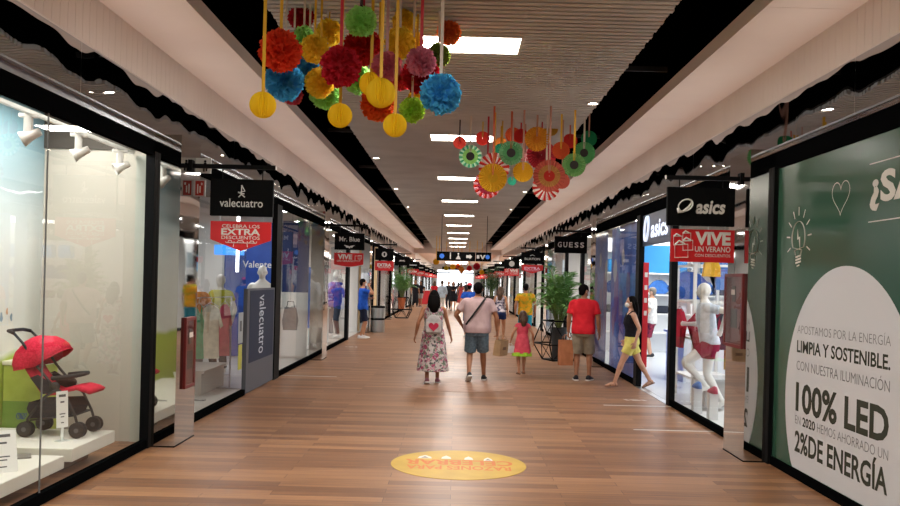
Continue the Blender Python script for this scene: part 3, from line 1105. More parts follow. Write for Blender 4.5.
for k, ch in enumerate('GUESS'):
    text(ch, LETTER, t, (-.24 + .12 * k, -.033, 0), U, V, .105, .082, .018)
    m = MB()
    if ch in 'U':
        m.box(-.24 + .12 * k - .052, -.24 + .12 * k - .018, -.0335, -.0325, .043, .052).box(-.24 + .12 * k + .018, -.24 + .12 * k + .052, -.0335, -.0325, .043, .052)
        m.build('serif', LETTER, t)
    else:
        m.bm.free()
# third pair
arm(PX_L, -1.95, 27.8, 'black bracket holding the third hanging sign on the left')
t = panel(-2.36, 27.8, .61, 'black hanging sign with round white emblem, third along the left row')
MB().lathe([(.001, 0), (.085, 0), (.085, .004), (.001, .004)], (0, -.034, 0), 28, M=Matrix.Rotation(R(90), 4, 'X')).build('round_emblem', LETTER, t)
MB().prism([(-.03, -.04), (-.03, .04), (.0, .055), (.03, .04), (.03, -.04), (0, -.055)], (0, -.039, 0), U, V, (0, -1, 0), .002).build('emblem_mark', SIGNB, t)
banner(-2.36, 27.8, .61, 2.345, 2.03, 'rect', 'red EXTRA banner under the round emblem sign on the left', 'extra2')
arm(PX_R, 2.08, 27.8, 'black bracket holding the third hanging sign on the right')
t = panel(2.475, 27.8, .72, 'dark hanging sign with an arc above small capitals, third along the right row', 2.37, 2.755)
text('BURTON', LETTER, t, (0, -.033, -.03), U, V, .07, .5, .01)
MB().tube([(-.07 + .14 * k / 8, -.033, .07 + .03 * math.sin(PI * k / 8)) for k in range(9)], .007, 6).build('arc_emblem', LETTER, t)
PINK = mat('pink_lettering', '#e8b6cf', .5)
b_ = banner(2.485, 27.8, .70, 2.34, 2.06, 'point', 'red pointed banner with pale pink lettering on the right', 'extra2')
for ch in b_.children:
    if ch.name.startswith('lettering'):
        ch.data.materials[0] = PINK
# fourth pair and the rows beyond
ORD = ['fourth', 'fifth', 'sixth', 'seventh', 'eighth', 'ninth', 'tenth', 'eleventh']
for i, y in enumerate([37.2, 46.7, 56.1, 65.6, 75.0, 84.5, 94.0]):
    for s in (-1, 1):
        px = PX_L if s < 0 else PX_R
        cx = -2.38 if s < 0 else 2.42
        side = 'left' if s < 0 else 'right'
        if True:
            arm(px, cx - s * .4, y, 'black bracket holding the %s hanging sign on the %s' % (ORD[i], side))
        t = panel(cx, y, .66, 'black hanging sign, %s along the %s row from the camera' % (ORD[i], side), group='distant hanging signs')
        m = MB()
        if i == 0 and s > 0:
            m.lathe([(.105, 0), (.12, 0), (.12, .004), (.105, .004)], (0, -.034, 0), 28, M=Matrix.Rotation(R(90), 4, 'X'))
            m.prism([(-.055, -.05), (0, .07), (.055, -.05)], (0, -.032, 0), U, V, (0, -1, 0), .003)
        elif i == 0:
            m.prism([(-.14, -.02), (-.08, .05), (0, .03), (.08, .05), (.14, -.02), (0, -.005)], (0, -.032, 0), U, V, (0, -1, 0), .003)
        else:
            m.box(-.2, .2, -.034, -.031, -.03, .03)
        m.build('emblem', SIL, t)
        if not (i == 0 and s < 0):
            b_ = banner(cx, y, .64, 2.345, 2.04, 'rect' if (i + s) % 2 else 'point', 'red sale banner under the %s hanging sign on the %s' % (ORD[i], side),
                        'vive' if i == 0 else 'extra2', 'distant red banners')

# overhead direction sign across the corridor
t = thing('direction_sign', 'long black overhead sign with white pictograms across the corridor', 'sign', (.26, 30, 2.62))
MB().box(-.96, .40, -.05, .05, -.16, .16).box(.415, .96, -.05, .05, -.16, .16).build('panel', SIGNB, t, bevel=.004)
m = MB()
for x in (-.8, .8):
    m.tube([(x, 0, .16), (x, 0, 1.49)], .012, 8)
m.build('hanger_rod', BLACK, t)
BLU = mat('pictogram_blue', '#2f63b8', .5, emit='#2f63b8', strength=.4)
MB().lathe([(.001, 0), (.085, 0), (.085, .004), (.001, .004)], (-.78, -.053, 0), 20, M=Matrix.Rotation(R(90), 4, 'X')).lathe([(.001, 0), (.075, 0), (.075, .004), (.001, .004)], (.83, -.053, 0), 20, M=Matrix.Rotation(R(90), 4, 'X')).build('blue_symbol', BLU, t)
m = MB()
m.box(-.5, -.46, -.055, -.051, -.1, .08).ell((-.48, -.052, .11), (.025, .003, .025), 10, 6)
m.ell((-.2, -.052, .09), (.03, .003, .03), 10, 6).prism([(-.09, -.1), (0, .06), (.09, -.1)], (-.2, -.051, 0), U, V, (0, -1, 0), .004)
m.box(.08, .2, -.055, -.051, -.05, .05).prism([(.2, -.09), (.2, .09), (.29, 0)], (0, -.051, 0), U, V, (0, -1, 0), .004)
m.prism([(-.1, .07), (-.02, -.08), (.02, -.08), (.1, .07), (.04, .07), (0, -.02), (-.04, .07)], (.66, -.051, 0), U, V, (0, -1, 0), .004)
m.box(.45, .54, -.055, -.051, -.06, .06)
m.build('pictogram', LETTER, t)
# dark strip sign far away above the daylit doors
t = tag(MB().box(-1.5, .6, 89.9, 90.1, 2.95, 3.25).build('overhead_sign', SIGNB), 'dark far overhead sign in front of the daylit entrance', 'sign')
m = MB()
m.tube([(-1.2, 90, 3.25), (-1.2, 90, 3.86)], .02, 6).tube([(.3, 90, 3.25), (.3, 90, 3.86)], .02, 6)
m.build('hanger_rod', BLACK, t)
# ------------------------------------------------------------------ people
def catmull(pts, vals, n=5):
    pts = [Vector(p) for p in pts]
    P = [pts[0] * 2 - pts[1]] + pts + [pts[-1] * 2 - pts[-2]]
    Vv = [vals[0]] + list(vals) + [vals[-1]]
    op, ov = [], []
    for i in range(1, len(P) - 2):
        for k in range(n):
            t = k / n
            a = 2 * P[i]
            b = P[i + 1] - P[i - 1]
            c = 2 * P[i - 1] - 5 * P[i] + 4 * P[i + 1] - P[i + 2]
            d = -P[i - 1] + 3 * P[i] - 3 * P[i + 1] + P[i + 2]
            op.append(0.5 * (a + b * t + c * t * t + d * t ** 3))
            ov.append(Vv[i] + (Vv[i + 1] - Vv[i]) * t)
    op.append(pts[-1])
    ov.append(vals[-1])
    return op, ov


def limb(m, pts, rad, n=5, seg=14, flat=1.0, side=None, cut=False):
    p, r = catmull(pts, rad, n)
    # rounded ends
    d0 = (p[0] - p[1]).normalized()
    d1 = (p[-1] - p[-2]).normalized()
    if cut:                                  # a hem: cut square at the far end
        p = [p[0] + d0 * r[0] * .6, p[0] + d0 * r[0] * .35] + p
        r = [r[0] * .35, r[0] * .8] + r
    else:
        p = [p[0] + d0 * r[0] * .6, p[0] + d0 * r[0] * .35] + p + [p[-1] + d1 * r[-1] * .35, p[-1] + d1 * r[-1] * .6]
        r = [r[0] * .35, r[0] * .8] + r + [r[-1] * .8, r[-1] * .35]
    m.tube(p, r, seg, flat=flat, side=side)


def ik(a, b, l1, l2, pole):
    a, b, pole = Vector(a), Vector(b), Vector(pole)
    d = b - a
    L = min(d.length, (l1 + l2) * .9985)
    d.normalize()
    x = (l1 * l1 - l2 * l2 + L * L) / (2 * L)
    h = math.sqrt(max(0, l1 * l1 - x * x))
    q = pole - d * pole.dot(d)
    q.normalize()
    return a + d * x + q * h, a + d * L


def remesh(name, m, material, parent, vox, smooth_it=4):
    bmesh.ops.recalc_face_normals(m.bm, faces=m.bm.faces[:])
    me = bpy.data.meshes.new(name)
    m.bm.to_mesh(me)
    m.bm.free()
    o = bpy.data.objects.new(name, me)
    COL.objects.link(o)
    md = o.modifiers.new('r', 'REMESH')
    md.mode = 'VOXEL'
    md.voxel_size = vox
    sm = o.modifiers.new('s', 'SMOOTH')
    sm.factor = .5
    sm.iterations = smooth_it
    dg = bpy.context.evaluated_depsgraph_get()
    me2 = bpy.data.meshes.new_from_object(o.evaluated_get(dg))
    bpy.data.objects.remove(o)
    bpy.data.meshes.remove(me)
    me2.materials.clear()
    me2.materials.append(material)
    for p in me2.polygons:
        p.use_smooth = True
    o = bpy.data.objects.new(name, me2)
    COL.objects.link(o)
    o.parent = parent
    return o


def torso_profile(sex, wide, belly):
    if sex == 'm':
        T = [(.80, .0, .135, .105), (.86, .0, .165, .12), (.95, 0, .170, .122), (1.05, .008, .160, .115), (1.15, .01, .163, .115), (1.27, .01, .178, .122), (1.36, .0, .185, .112), (1.42, -.008, .165, .092), (1.465, -.012, .105, .072), (1.50, -.008, .066, .062)]
    else:
        T = [(.80, -.005, .140, .108), (.86, -.012, .172, .128), (.94, -.01, .172, .120), (1.04, .0, .135, .098), (1.12, .004, .130, .095), (1.24, .016, .150, .118), (1.34, .008, .158, .108), (1.41, -.006, .142, .082), (1.455, -.01, .088, .064), (1.50, -.006, .056, .055)]
    out = []
    for z, cy, rx, ry in T:
        f = 1.0 if z > 1.44 else wide
        g = 1 + (belly - 1) * max(0, 1 - abs(z - 1.08) / .3)
        out.append((z, cy + (g - 1) * .05, rx * f * (1 + (g - 1) * .6), ry * f * g))
    return out


def torso_rings(prof, z0, z1, infl, lean, seg=24, flare=0.0):
    """rings between z0 and z1; lean moves x,y with height; infl is a clearance"""
    zs = [p[0] for p in prof]
    def at_(z):
        if z <= zs[0]:
            return prof[0][1:]
        for a, b in zip(prof[:-1], prof[1:]):
            if a[0] <= z <= b[0]:
                t = (z - a[0]) / (b[0] - a[0])
                t = t * t * (3 - 2 * t) * .5 + t * .5
                return tuple(u + (v - u) * t for u, v in zip(a[1:], b[1:]))
        return prof[-1][1:]
    n = max(3, int((z1 - z0) / .03))
    out = []
    for i in range(n + 1):
        z = z0 + (z1 - z0) * i / n
        cy, rx, ry = at_(z)
        fl = infl + flare * (1 - i / n)
        k = max(0, (z - .9))
        ring = []
        for s in range(seg):
            a = 2 * PI * s / seg
            ca, sa = math.cos(a), math.sin(a)
            e = .86
            x = math.copysign(abs(ca) ** e, ca) * (rx + fl)
            y = math.copysign(abs(sa) ** e, sa) * (ry + fl)
            ring.append(Vector((x + lean[0] * k, cy + y + lean[1] * k, z)))
        out.append(ring)
    return out


def person(label, loc, rz, H, skin, top, bottom, hair, shoes, sex='m', pose=None, wide=1.0, belly=1.0, vox=.007, mask=None, cap=None, group=None, fingers=True, head_scale=1.0):
    P = dict(lf=(-.105, 0, .085), rf=(.105, 0, .085), ly=6, ry=-6, lp=0, rp=0, lw=None, rw=None, lean=(0, .0), hy=0, hp=0, lpole=(-.5, -1, 0), rpole=(.5, -1, 0), lcurl=.5, rcurl=.5)
    P.update(pose or {})
    t = thing('person', label, 'person', loc, R(rz), group)
    k = H / 1.75
    t.scale = (k, k, k)
    lean = P['lean']
    sh = .178 * (wide if sex == 'm' else wide * .9)
    zs = 1.405
    ln = Vector((lean[0] * (zs - .9), lean[1] * (zs - .9), 0))
    LS, RS = Vector((-sh, -.01, zs)) + ln, Vector((sh, -.01, zs)) + ln
    LH, RH = Vector((-.088, 0, .90)), Vector((.088, 0, .90))
    lw = P['lw'] or (-sh - .085, .03, .90)
    rw = P['rw'] or (sh + .085, .03, .90)
    LE, LW = ik(LS, lw, .285, .255, P['lpole'])
    RE, RW = ik(RS, rw, .285, .255, P['rpole'])
    LA, RA = Vector(P['lf']), Vector(P['rf'])
    LK, LA = ik(LH, LA, .425, .41, (-.08, 1, 0))
    RK, RA = ik(RH, RA, .425, .41, (.08, 1, 0))
    prof = torso_profile(sex, wide, belly)
    HM = Matrix.Translation(Vector((lean[0] * .62, lean[1] * .62, 1.52))) @ Matrix.Rotation(R(P['hy']), 4, 'Z') @ Matrix.Rotation(R(P['hp']), 4, 'X') @ Matrix.Translation((0, 0, -1.52))
    hs = head_scale

    def hp(x, y, z):
        return HM @ Vector((x * hs, y * hs, 1.52 + (z - 1.52) * hs))
    aw = 1.0 if sex == 'm' else .86
    lgw = (1.0 if sex == 'm' else 1.0) * (1 + (wide - 1) * .5)
    # ---- body, one continuous surface
    m = MB()
    m.rings(torso_rings(prof, .80, 1.50, 0, lean))
    limb(m, [Vector((lean[0] * .55, lean[1] * .55 - .008, 1.44)), HM @ Vector((0, .002, 1.56))], [.058 * (1 if sex == 'm' else .86), .05 * (1 if sex == 'm' else .88)], 4)
    m.ell(hp(0, -.002, 1.645), (.076 * hs, .096 * hs, .102 * hs), 20, 14, M=HM.to_3x3().to_4x4())
    m.ell(hp(0, .022, 1.588), (.056 * hs, .068 * hs, .076 * hs), 18, 12, M=HM.to_3x3().to_4x4())
    limb(m, [hp(0, .088, 1.645), hp(0, .104, 1.612), hp(0, .088, 1.600)], [.009, .014, .012], 3, 8)
    for s in (-1, 1):
        m.ell(hp(s * .079, -.002, 1.622), (.010 * hs, .020 * hs, .032 * hs), 10, 8, M=HM.to_3x3().to_4x4())
        limb(m, [hp(s * .03, .086, 1.583), hp(0, .092, 1.582)], [.007, .009], 2, 8)
    for S, E, W, s, curl in ((LS, LE, LW, -1, P['lcurl']), (RS, RE, RW, 1, P['rcurl'])):
        q = (E - S)
        f = (W - E)
        limb(m, [S + Vector((-s * .035, 0, .0)), S + q * .12, S + q * .55, E, E + f * .3, W], [.058 * aw, .06 * aw, .05 * aw, .041 * aw, .042 * aw, .027 * aw], 4)
        d = f.normalized()
        inw = Vector((-s, .15, 0))
        inw = (inw - d * inw.dot(d)).normalized()
        ac = d.cross(inw).normalized()
        if ac.dot(Vector((0, 1, 0.6))) < 0:
            ac = -ac
        K = W + d * .085
        limb(m, [W - d * .01, W + d * .035, K], [.026, .037, .040], 3, 12, .48, side=ac)
        if fingers:
            for off, ln_, r in ((.029, .070, .0098), (.010, .080, .0102), (-.010, .074, .0098), (-.028, .058, .0088)):
                b0 = K + ac * off - d * .012
                b1 = b0 + d * ln_ * .5 + inw * ln_ * .18 * curl + ac * off * .18
                b2 = b1 + (d * (1 - curl * .7) + inw * curl).normalized() * ln_ * .34
                b3 = b2 + (d * (1 - curl * 1.3) + inw * curl * 1.3).normalized() * ln_ * .3
                limb(m, [b0, b1, b2, b3], [r * 1.08, r, r * .95, r * .85], 2, 8)
            b0 = W + d * .028 + ac * .024
            b1 = b0 + (d * .62 + ac * .75).normalized() * .042
            b2 = b1 + (d * .9 + ac * .25 + inw * .35).normalized() * .032
            limb(m, [b0, b1, b2], [.0125, .0115, .0098], 3, 8)
    FT = []
    for h, kn, an, yw, pt, s in ((LH, LK, LA, P['ly'], P['lp'], -1), (RH, RK, RA, P['ry'], P['rp'], 1)):
        a, b = kn - h, an - kn
        limb(m, [h + Vector((0, 0, .03)), h + a * .3, h + a * .7, kn, kn + b * .28, kn + b * .7, an], [.092 * lgw, .088 * lgw, .070 * lgw, .056, .056, .040, .036], 4)
        FM = Matrix.Translation(an) @ Matrix.Rotation(R(yw), 4, 'Z') @ Matrix.Rotation(R(pt), 4, 'X')
        FT.append(FM)
        limb(m, [FM @ Vector((0, -.035, -.04)), FM @ Vector((0, .05, -.045)), FM @ Vector((0, .13, -.062)), FM @ Vector((0, .17, -.066))], [.036, .038, .030, .018], 4, 12, 1.0)
    remesh('body', m, skin, t, vox)
    # ---- top
    if top:
        m = MB()
        g = top.get('fit', .014)
        zh = top.get('hem', .88)
        m.rings(torso_rings(prof, zh, top.get('neck', 1.47), g, lean, flare=top.get('flare', .004)))
        if top.get('sleeve', 0):
            for S, E, W, s in ((LS, LE, LW, -1), (RS, RE, RW, 1)):
                q = E - S
                u = top['sleeve']
                if u <= 1:
                    limb(m, [S + Vector((-s * .07, 0, .018)), S + q * .05 + Vector((-s * .008, 0, .0)), S + q * u * .55, S + q * u], [.055, (.062 + g * .5) * aw, (.056 + g * .6) * aw, (.056 + g * .8) * aw], 4, cut=True)
                else:
                    f = W - E
                    limb(m, [S + Vector((-s * .06, 0, .012)), S + q * .08, S + q * .6, E, E + f * (u - 1)], [.058, .068 * aw, .062 * aw, .056 * aw, .046 * aw], 4, cut=True)
        o = remesh(top.get('name', 't_shirt'), m, top['mat'], t, max(vox, .008), 5)
        if top.get('collar'):
            rr = torso_rings(prof, 1.455, 1.485, g + .004, lean)
            MB().rings(rr, False, False).build('collar', top['mat'], o, smooth=True)
    # ---- bottom
    if bottom:
        m = MB()
        kind = bottom['kind']
        if kind in ('shorts', 'pants'):
            m.rings(torso_rings(prof, .80, bottom.get('waist', 1.0), .012, lean))
            for h, kn, an in ((LH, LK, LA), (RH, RK, RA)):
                a, b = kn - h, an - kn
                ln_ = bottom['len']
                lo = bottom.get('loose', .016)
                if kind == 'shorts':
                    limb(m, [h + Vector((0, 0, .05)), h + a * .25, h + a * ln_ * .7, h + a * ln_], [.09 * lgw, (.09 + lo * .7) * lgw, (.078 + lo * .9) * lgw, (.074 + lo * 1.1) * lgw], 5, cut=True)
                else:
                    limb(m, [h + Vector((0, 0, .05)), h + a * .3, h + a * .7, kn, kn + b * .3, kn + b * .7, kn + b * .96], [.09, .09 + lo * .7, .074 + lo, .062 + lo, .06 + lo, .052 + lo, .048 + lo], 4, cut=True)
        else:
            zt, zb = bottom['waist'], bottom['hem']
            rt, rb = bottom['rt'], bottom['rb']
            out = []
            n = 26
            cx = (LA.x + RA.x) / 2
            for i in range(n + 1):
                u = i / n
                z = zb + (zt - zb) * u
                v = 1 - u
                rx = rt[0] + (rb[0] - rt[0]) * v ** bottom.get('pow', 1.0)
                ry = rt[1] + (rb[1] - rt[1]) * v ** bottom.get('pow', 1.0)
                out.append([Vector(((rx + .012 * v * math.sin(7 * a + 1)) * math.cos(a) + bottom.get('dx', 0) * v, (ry + .014 * v * math.sin(6 * a)) * math.sin(a) + bottom.get('dy', 0) * v, z)) for a in [2 * PI * q / 48 for q in range(48)]])
            m.rings(out)
        remesh(bottom.get('name', kind), m, bottom['mat'], t, max(vox, .008), 4)
    # ---- hair
    if hair:
        m = MB()
        RM = HM.to_3x3().to_4x4()
        m.ell(hp(0, -.016, 1.658), (.0835 * hs, .1 * hs, .098 * hs), 22, 14, M=RM)
        ln_ = hair.get('len', 0)
        if ln_:
            n = 9
            pts = [hp(0, -.055, 1.67)]
            wd = [.062]
            for i in range(1, n):
                u = i / (n - 1)
                pts.append(hp(0, -.07 - .035 * math.sin(u * 2.4), 1.67 - ln_ * u))
                wd.append(hair.get('w', .085) * (.72 + .28 * min(1, u * 1.6)) * (1 - .3 * u ** 3) * (1 + .06 * math.sin(5 * u)))
            limb(m, pts, wd, 3, 16, .5, side=HM.to_3x3() @ Vector((1, 0, 0)))
            for s in (-1, 1):
                limb(m, [hp(s * .06, .0, 1.69), hp(s * .082, -.02, 1.62), hp(s * .085, -.04, 1.55), hp(s * .07, -.06, 1.48)], [.02, .026, .03, .02], 3, 10)
        else:
            m.ell(hp(0, -.05, 1.60), (.068 * hs, .055 * hs, .06 * hs), 16, 10, M=RM)
        if hair.get('bun'):
            m.ell(hp(0, -.1, 1.70), (.045, .045, .045), 14, 10)
        remesh('hair', m, hair['mat'], t, max(.006, vox), 3)
    if cap:
        m = MB()
        out = []
        for i in range(8):
            a = i / 7 * PI / 2
            out.append([hp(.09 * math.cos(a) * math.cos(q), -.008 + .108 * math.cos(a) * math.sin(q), 1.672 + .09 * math.sin(a)) for q in [2 * PI * j / 24 for j in range(24)]])
        m.rings(out)
        limb(m, [hp(0, .08, 1.675), hp(0, .14, 1.668), hp(0, .17, 1.66)], [.07, .068, .05], 3, 14, .14, side=(1, 0, 0))
        m.build('cap', cap, t, smooth=True)
    # ---- face details
    m = MB()
    for s in (-1, 1):
        m.ell(hp(s * .03, .077, 1.642), (.012, .008, .007), 10, 6)
    m.build('eyes', mat('eye_dark', '#2a211c', .3), t, smooth=True)
    if mask:
        m = MB()
        m.ell(hp(0, .070, 1.583), (.058 * hs, .052 * hs, .05 * hs), 18, 12, M=HM.to_3x3().to_4x4())
        for s in (-1, 1):
            m.tube([hp(s * .05, .06, 1.60), hp(s * .078, .02, 1.635), hp(s * .086, -.01, 1.64)], .0025, 6)
            m.tube([hp(s * .05, .05, 1.57), hp(s * .075, .02, 1.59), hp(s * .086, -.012, 1.605)], .0025, 6)
        m.build('face_mask', mask, t, smooth=True)
    # ---- shoes
    if shoes:
        for FM in FT:
            m = MB()
            if shoes['kind'] == 'sandal':
                out = []
                for y, hw in ((-.072, .018), (-.06, .033), (.0, .036), (.08, .041), (.14, .042), (.175, .03), (.19, .012)):
                    out.append([FM @ Vector(p) for p in ((-hw, y, -.083), (hw, y, -.083), (hw, y, -.070), (-hw, y, -.070))])
                so = m.rings(out).build('sandal', shoes['mat'], t)
                b = MB()
                b.tube([FM @ Vector(p) for p in ((-.042, .09, -.075), (-.03, .095, -.04), (0, .1, -.03), (.03, .095, -.04), (.042, .09, -.075))], .007, 8)
                b.tube([FM @ Vector(p) for p in ((-.036, -.02, -.075), (-.034, .0, -.02), (0, .036, .0), (.034, .0, -.02), (.036, -.02, -.075))], .006, 8)
                b.build('strap', shoes['mat'], so, smooth=True)
            else:
                out = []
                for y, hw, zt in ((-.080, .022, -.01), (-.066, .038, .012), (-.02, .043, .018), (.03, .043, .0), (.09, .048, -.025), (.14, .046, -.038), (.178, .034, -.048), (.195, .014, -.058)):
                    out.append([FM @ Vector((math.cos(a) * hw, y, -.066 + (zt + .066) * max(0, math.sin(a)) ** .7)) for a in [PI * q / 12 for q in range(13)]])
                so = m.rings(out).build('shoe', shoes['mat'], t, smooth=True)
                b = MB()
                out = []
                for y, hw in ((-.086, .022), (-.07, .041), (-.02, .045), (.03, .044), (.09, .051), (.14, .049), (.182, .036), (.202, .014)):
                    out.append([FM @ Vector(p) for p in ((-hw, y, -.085), (hw, y, -.085), (hw, y, -.062), (-hw, y, -.062))])
                b.rings(out).build('sole', shoes.get('sole', WHITEM), so)
    info = dict(LS=LS, RS=RS, LW=LW, RW=RW, HM=HM, prof=prof, lean=lean, k=k, t=t, M=Matrix.Translation(loc) @ Matrix.Rotation(R(rz), 4, 'Z') @ Matrix.Scale(k, 4))
    return info


SK1 = tint_noise(mat('skin_olive', '#b07c5c', .5), '#a87353', '#b88464', 9)
SK2 = tint_noise(mat('skin_tan', '#9c6a4c', .5), '#946245', '#a57254', 9)
SK3 = tint_noise(mat('skin_fair', '#c1937a', .5), '#b98a70', '#c99c84', 9)
HB = tint_noise(mat('hair_black', '#0c0a09', .8), '#090707', '#100d0c', 30)
HB.node_tree.nodes['Principled BSDF'].inputs['Specular IOR Level'].default_value = .08
HBR = tint_noise(mat('hair_brown', '#4a3323', .5), '#3c281b', '#5a402c', 30)
MASKW = mat('mask_white', '#d9dad8', .8)


def floral_mat():
    m = mat('floral_dress_cloth', '#cfc7c4', .85)
    nt, N, L, b = nodes(m)
    tc = N.new('ShaderNodeTexCoord')
    last = None
    base = N.new('ShaderNodeRGB')
    base.outputs[0].default_value = lin('#c9c0bd')
    cur = base.outputs[0]
    for sc, th, c, off in ((9, .24, '#7c8a72', 0), (13, .2, '#4e4852', 3), (10, .2, '#a5476a', 7), (16, .2, '#c97f96', 11), (21, .17, '#5c6b60', 17)):
        mp = N.new('ShaderNodeMapping')
        mp.inputs['Location'].default_value = (off, off * .7, off * .3)
        vo = N.new('ShaderNodeTexVoronoi')
        vo.inputs['Scale'].default_value = sc
        nz = N.new('ShaderNodeTexNoise')
        nz.inputs['Scale'].default_value = sc * 2
        ad = N.new('ShaderNodeVectorMath')
        ad.operation = 'ADD'
        sc_ = N.new('ShaderNodeVectorMath')
        sc_.operation = 'SCALE'
        sc_.inputs['Scale'].default_value = .09
        L.new(tc.outputs['Object'], mp.inputs[0])
        L.new(mp.outputs[0], nz.inputs['Vector'])
        L.new(nz.outputs['Color'], sc_.inputs[0])
        L.new(mp.outputs[0], ad.inputs[0])
        L.new(sc_.outputs[0], ad.inputs[1])
        L.new(ad.outputs[0], vo.inputs['Vector'])
        lt = N.new('ShaderNodeMath')
        lt.operation = 'LESS_THAN'
        lt.inputs[1].default_value = th + .12
        L.new(vo.outputs['Distance'], lt.inputs[0])
        mx = N.new('ShaderNodeMix')
        mx.data_type = 'RGBA'
        mx.inputs[7].default_value = lin(c)
        L.new(lt.outputs[0], mx.inputs[0])
        L.new(cur, mx.inputs[6])
        cur = mx.outputs[2]
    L.new(cur, b.inputs['Base Color'])
    return m


FLORAL = floral_mat()
# A: woman in floral dress
A = person('woman with long black hair in a long floral dress, seen from behind', (-.363, 14.43, 0), 2, 1.59, SK2,
           dict(mat=FLORAL, name='dress_bodice', hem=.90, neck=1.415, fit=.02, sleeve=.0), dict(kind='dress', name='dress_skirt', mat=FLORAL, waist=1.06, hem=.24, rt=(.178, .146), rb=(.30, .25), pow=.8),
           dict(mat=HB, len=.34, w=.128), dict(kind='shoe', mat=mat('shoe_pink', '#8e5560', .6), sole=WHITEM), 'f',
           dict(lf=(-.10, -.12, .10), rf=(.10, .16, .085), lp=-16, lw=(-.33, -.04, .90), rw=(.34, .10, .86), lean=(.0, .02)), wide=1.1, vox=.0062)
m = MB()
for s in (-1, 1):
    limb(m, [(s * .085, -.075, 1.40), (s * .105, -.06, 1.455), (s * .11, .0, 1.475), (s * .105, .06, 1.44)], [.03, .03, .028, .03], 4, 12, .35, side=(1, 0, 0))
m.build('dress_strap', FLORAL, A['t'], smooth=True)
# her drawstring backpack
bp = thing('drawstring_backpack', 'pale grey drawstring backpack with a pink heart worn by the woman in floral dress', 'backpack')
bp.matrix_world = A['M']
m = MB()
out = []
for i in range(15):
    u = i / 14
    z = .935 + .36 * u
    wv = (.135 + .02 * math.sin(u * PI)) * (1 - .55 * max(0, u - .72) / .28)
    d = .045 * math.sin(PI * min(1, .12 + u * .86)) ** .6 * (1 - .3 * u)
    out.append([Vector((wv * math.cos(a) * (1 + .03 * math.sin(5 * a) * u), -.16 - (1 - u) * .012 - d * math.sin(a) * (1.2 if math.sin(a) > 0 else .5) - .0, z)) for a in [2 * PI * q / 28 for q in range(28)]])
m.rings(out).build('bag', fabric('bag_grey_cloth', '#a9a4a2', None, .7), bp, smooth=True)
m = MB()
for s in (-1, 1):
    m.tube([(s * .05, -.17, 1.28), (s * .08, -.15, 1.36), (s * .105, -.09, 1.43), (s * .115, -.03, 1.49), (s * .12, .03, 1.485), (s * .15, .09, 1.40)], .008, 8)
    m.tube([(s * .135, -.165, .95), (s * .165, -.1, 1.05), (s * .17, .0, 1.2)], .007, 8)
m.build('cord', fabric('bag_cord', '#8f8a88'), bp, smooth=True)
hp_ = []
for k in range(40):
    a = 2 * PI * k / 40
    hp_.append((.0058 * 16 * math.sin(a) ** 3, .0058 * (13 * math.cos(a) - 5 * math.cos(2 * a) - 2 * math.cos(3 * a) - math.cos(4 * a))))
m = MB()
m.prism([(-.135, -.085), (-.135, .105), (.135, .105), (.135, -.085)], (0, -.226, 1.06), (1, 0, 0), (0, -.04, 1), (0, -1, 0), .004)
m.build('white_patch', fabric('patch_white', '#c9c3c2'), bp)
MB().prism(hp_, (0, -.231, 1.075), (1, 0, 0), (0, -.04, 1), (0, -1, 0), .004).build('heart', fabric('heart_pink', '#c83a56'), bp)

# B: man in pale pink t-shirt
DEN = fabric('denim_blue', '#5d7282', '#6c8291', .85, 25)
B = person('broad man in a pale pink shirt and denim shorts, seen from behind', (.393, 14.9, 0), -2, 1.74, SK2,
           dict(mat=fabric('pale_pink_cotton', '#b39798', '#bda3a2', .85, 5), name='t_shirt', hem=.86, fit=.024, sleeve=.66, collar=True, flare=.012),
           dict(kind='shorts', mat=DEN, len=.92, waist=1.0, loose=.02), dict(mat=HB), dict(kind='shoe', mat=mat('shoe_black', '#19191b', .6)), 'm',
           dict(lf=(-.125, -.14, .14), rf=(.135, .2, .085), lp=-34, ly=14, lw=(-.285, .16, .99), rw=(.35, .06, .90), lpole=(-1, -.7, 0), rpole=(.7, -.6, 0), lean=(0, .02), rcurl=1.0), wide=1.22, belly=1.15, vox=.0065)
# cross-body strap and small bag
cb = thing('crossbody_bag', 'black cross-body bag strap worn over the pale pink shirt', 'bag')
cb.matrix_world = B['M']
out = []
sp = []
for k in range(28):
    a = 2 * PI * k / 28
    u = .5 + .5 * math.cos(a)           # 1 at right shoulder, 0 at left hip
    z = 1.0 + .475 * u
    pr = torso_rings(B['prof'], z, z + .01, .036, B['lean'])[0]
    # point on ring in direction
    px_ = (-.20 + .335 * u)
    sgn = -1 if math.sin(a) <= 0 else 1
    best = min(pr, key=lambda p: abs(p.x - px_) + (0 if (p.y * sgn) >= -.01 else 9))
    sp.append((max(-.235, px_), best.y + (-.012 if sgn < 0 else .012), z))
m = MB()
m.tube(sp, .017, 8, flat=.22, closed=True)
m.build('strap', mat('strap_black', '#141416', .6), cb, smooth=True)
MB().box(-.245, -.1, .20, .25, .93, 1.08).build('pouch', mat('strap_black', '#141416', .6), cb, bevel=.012)


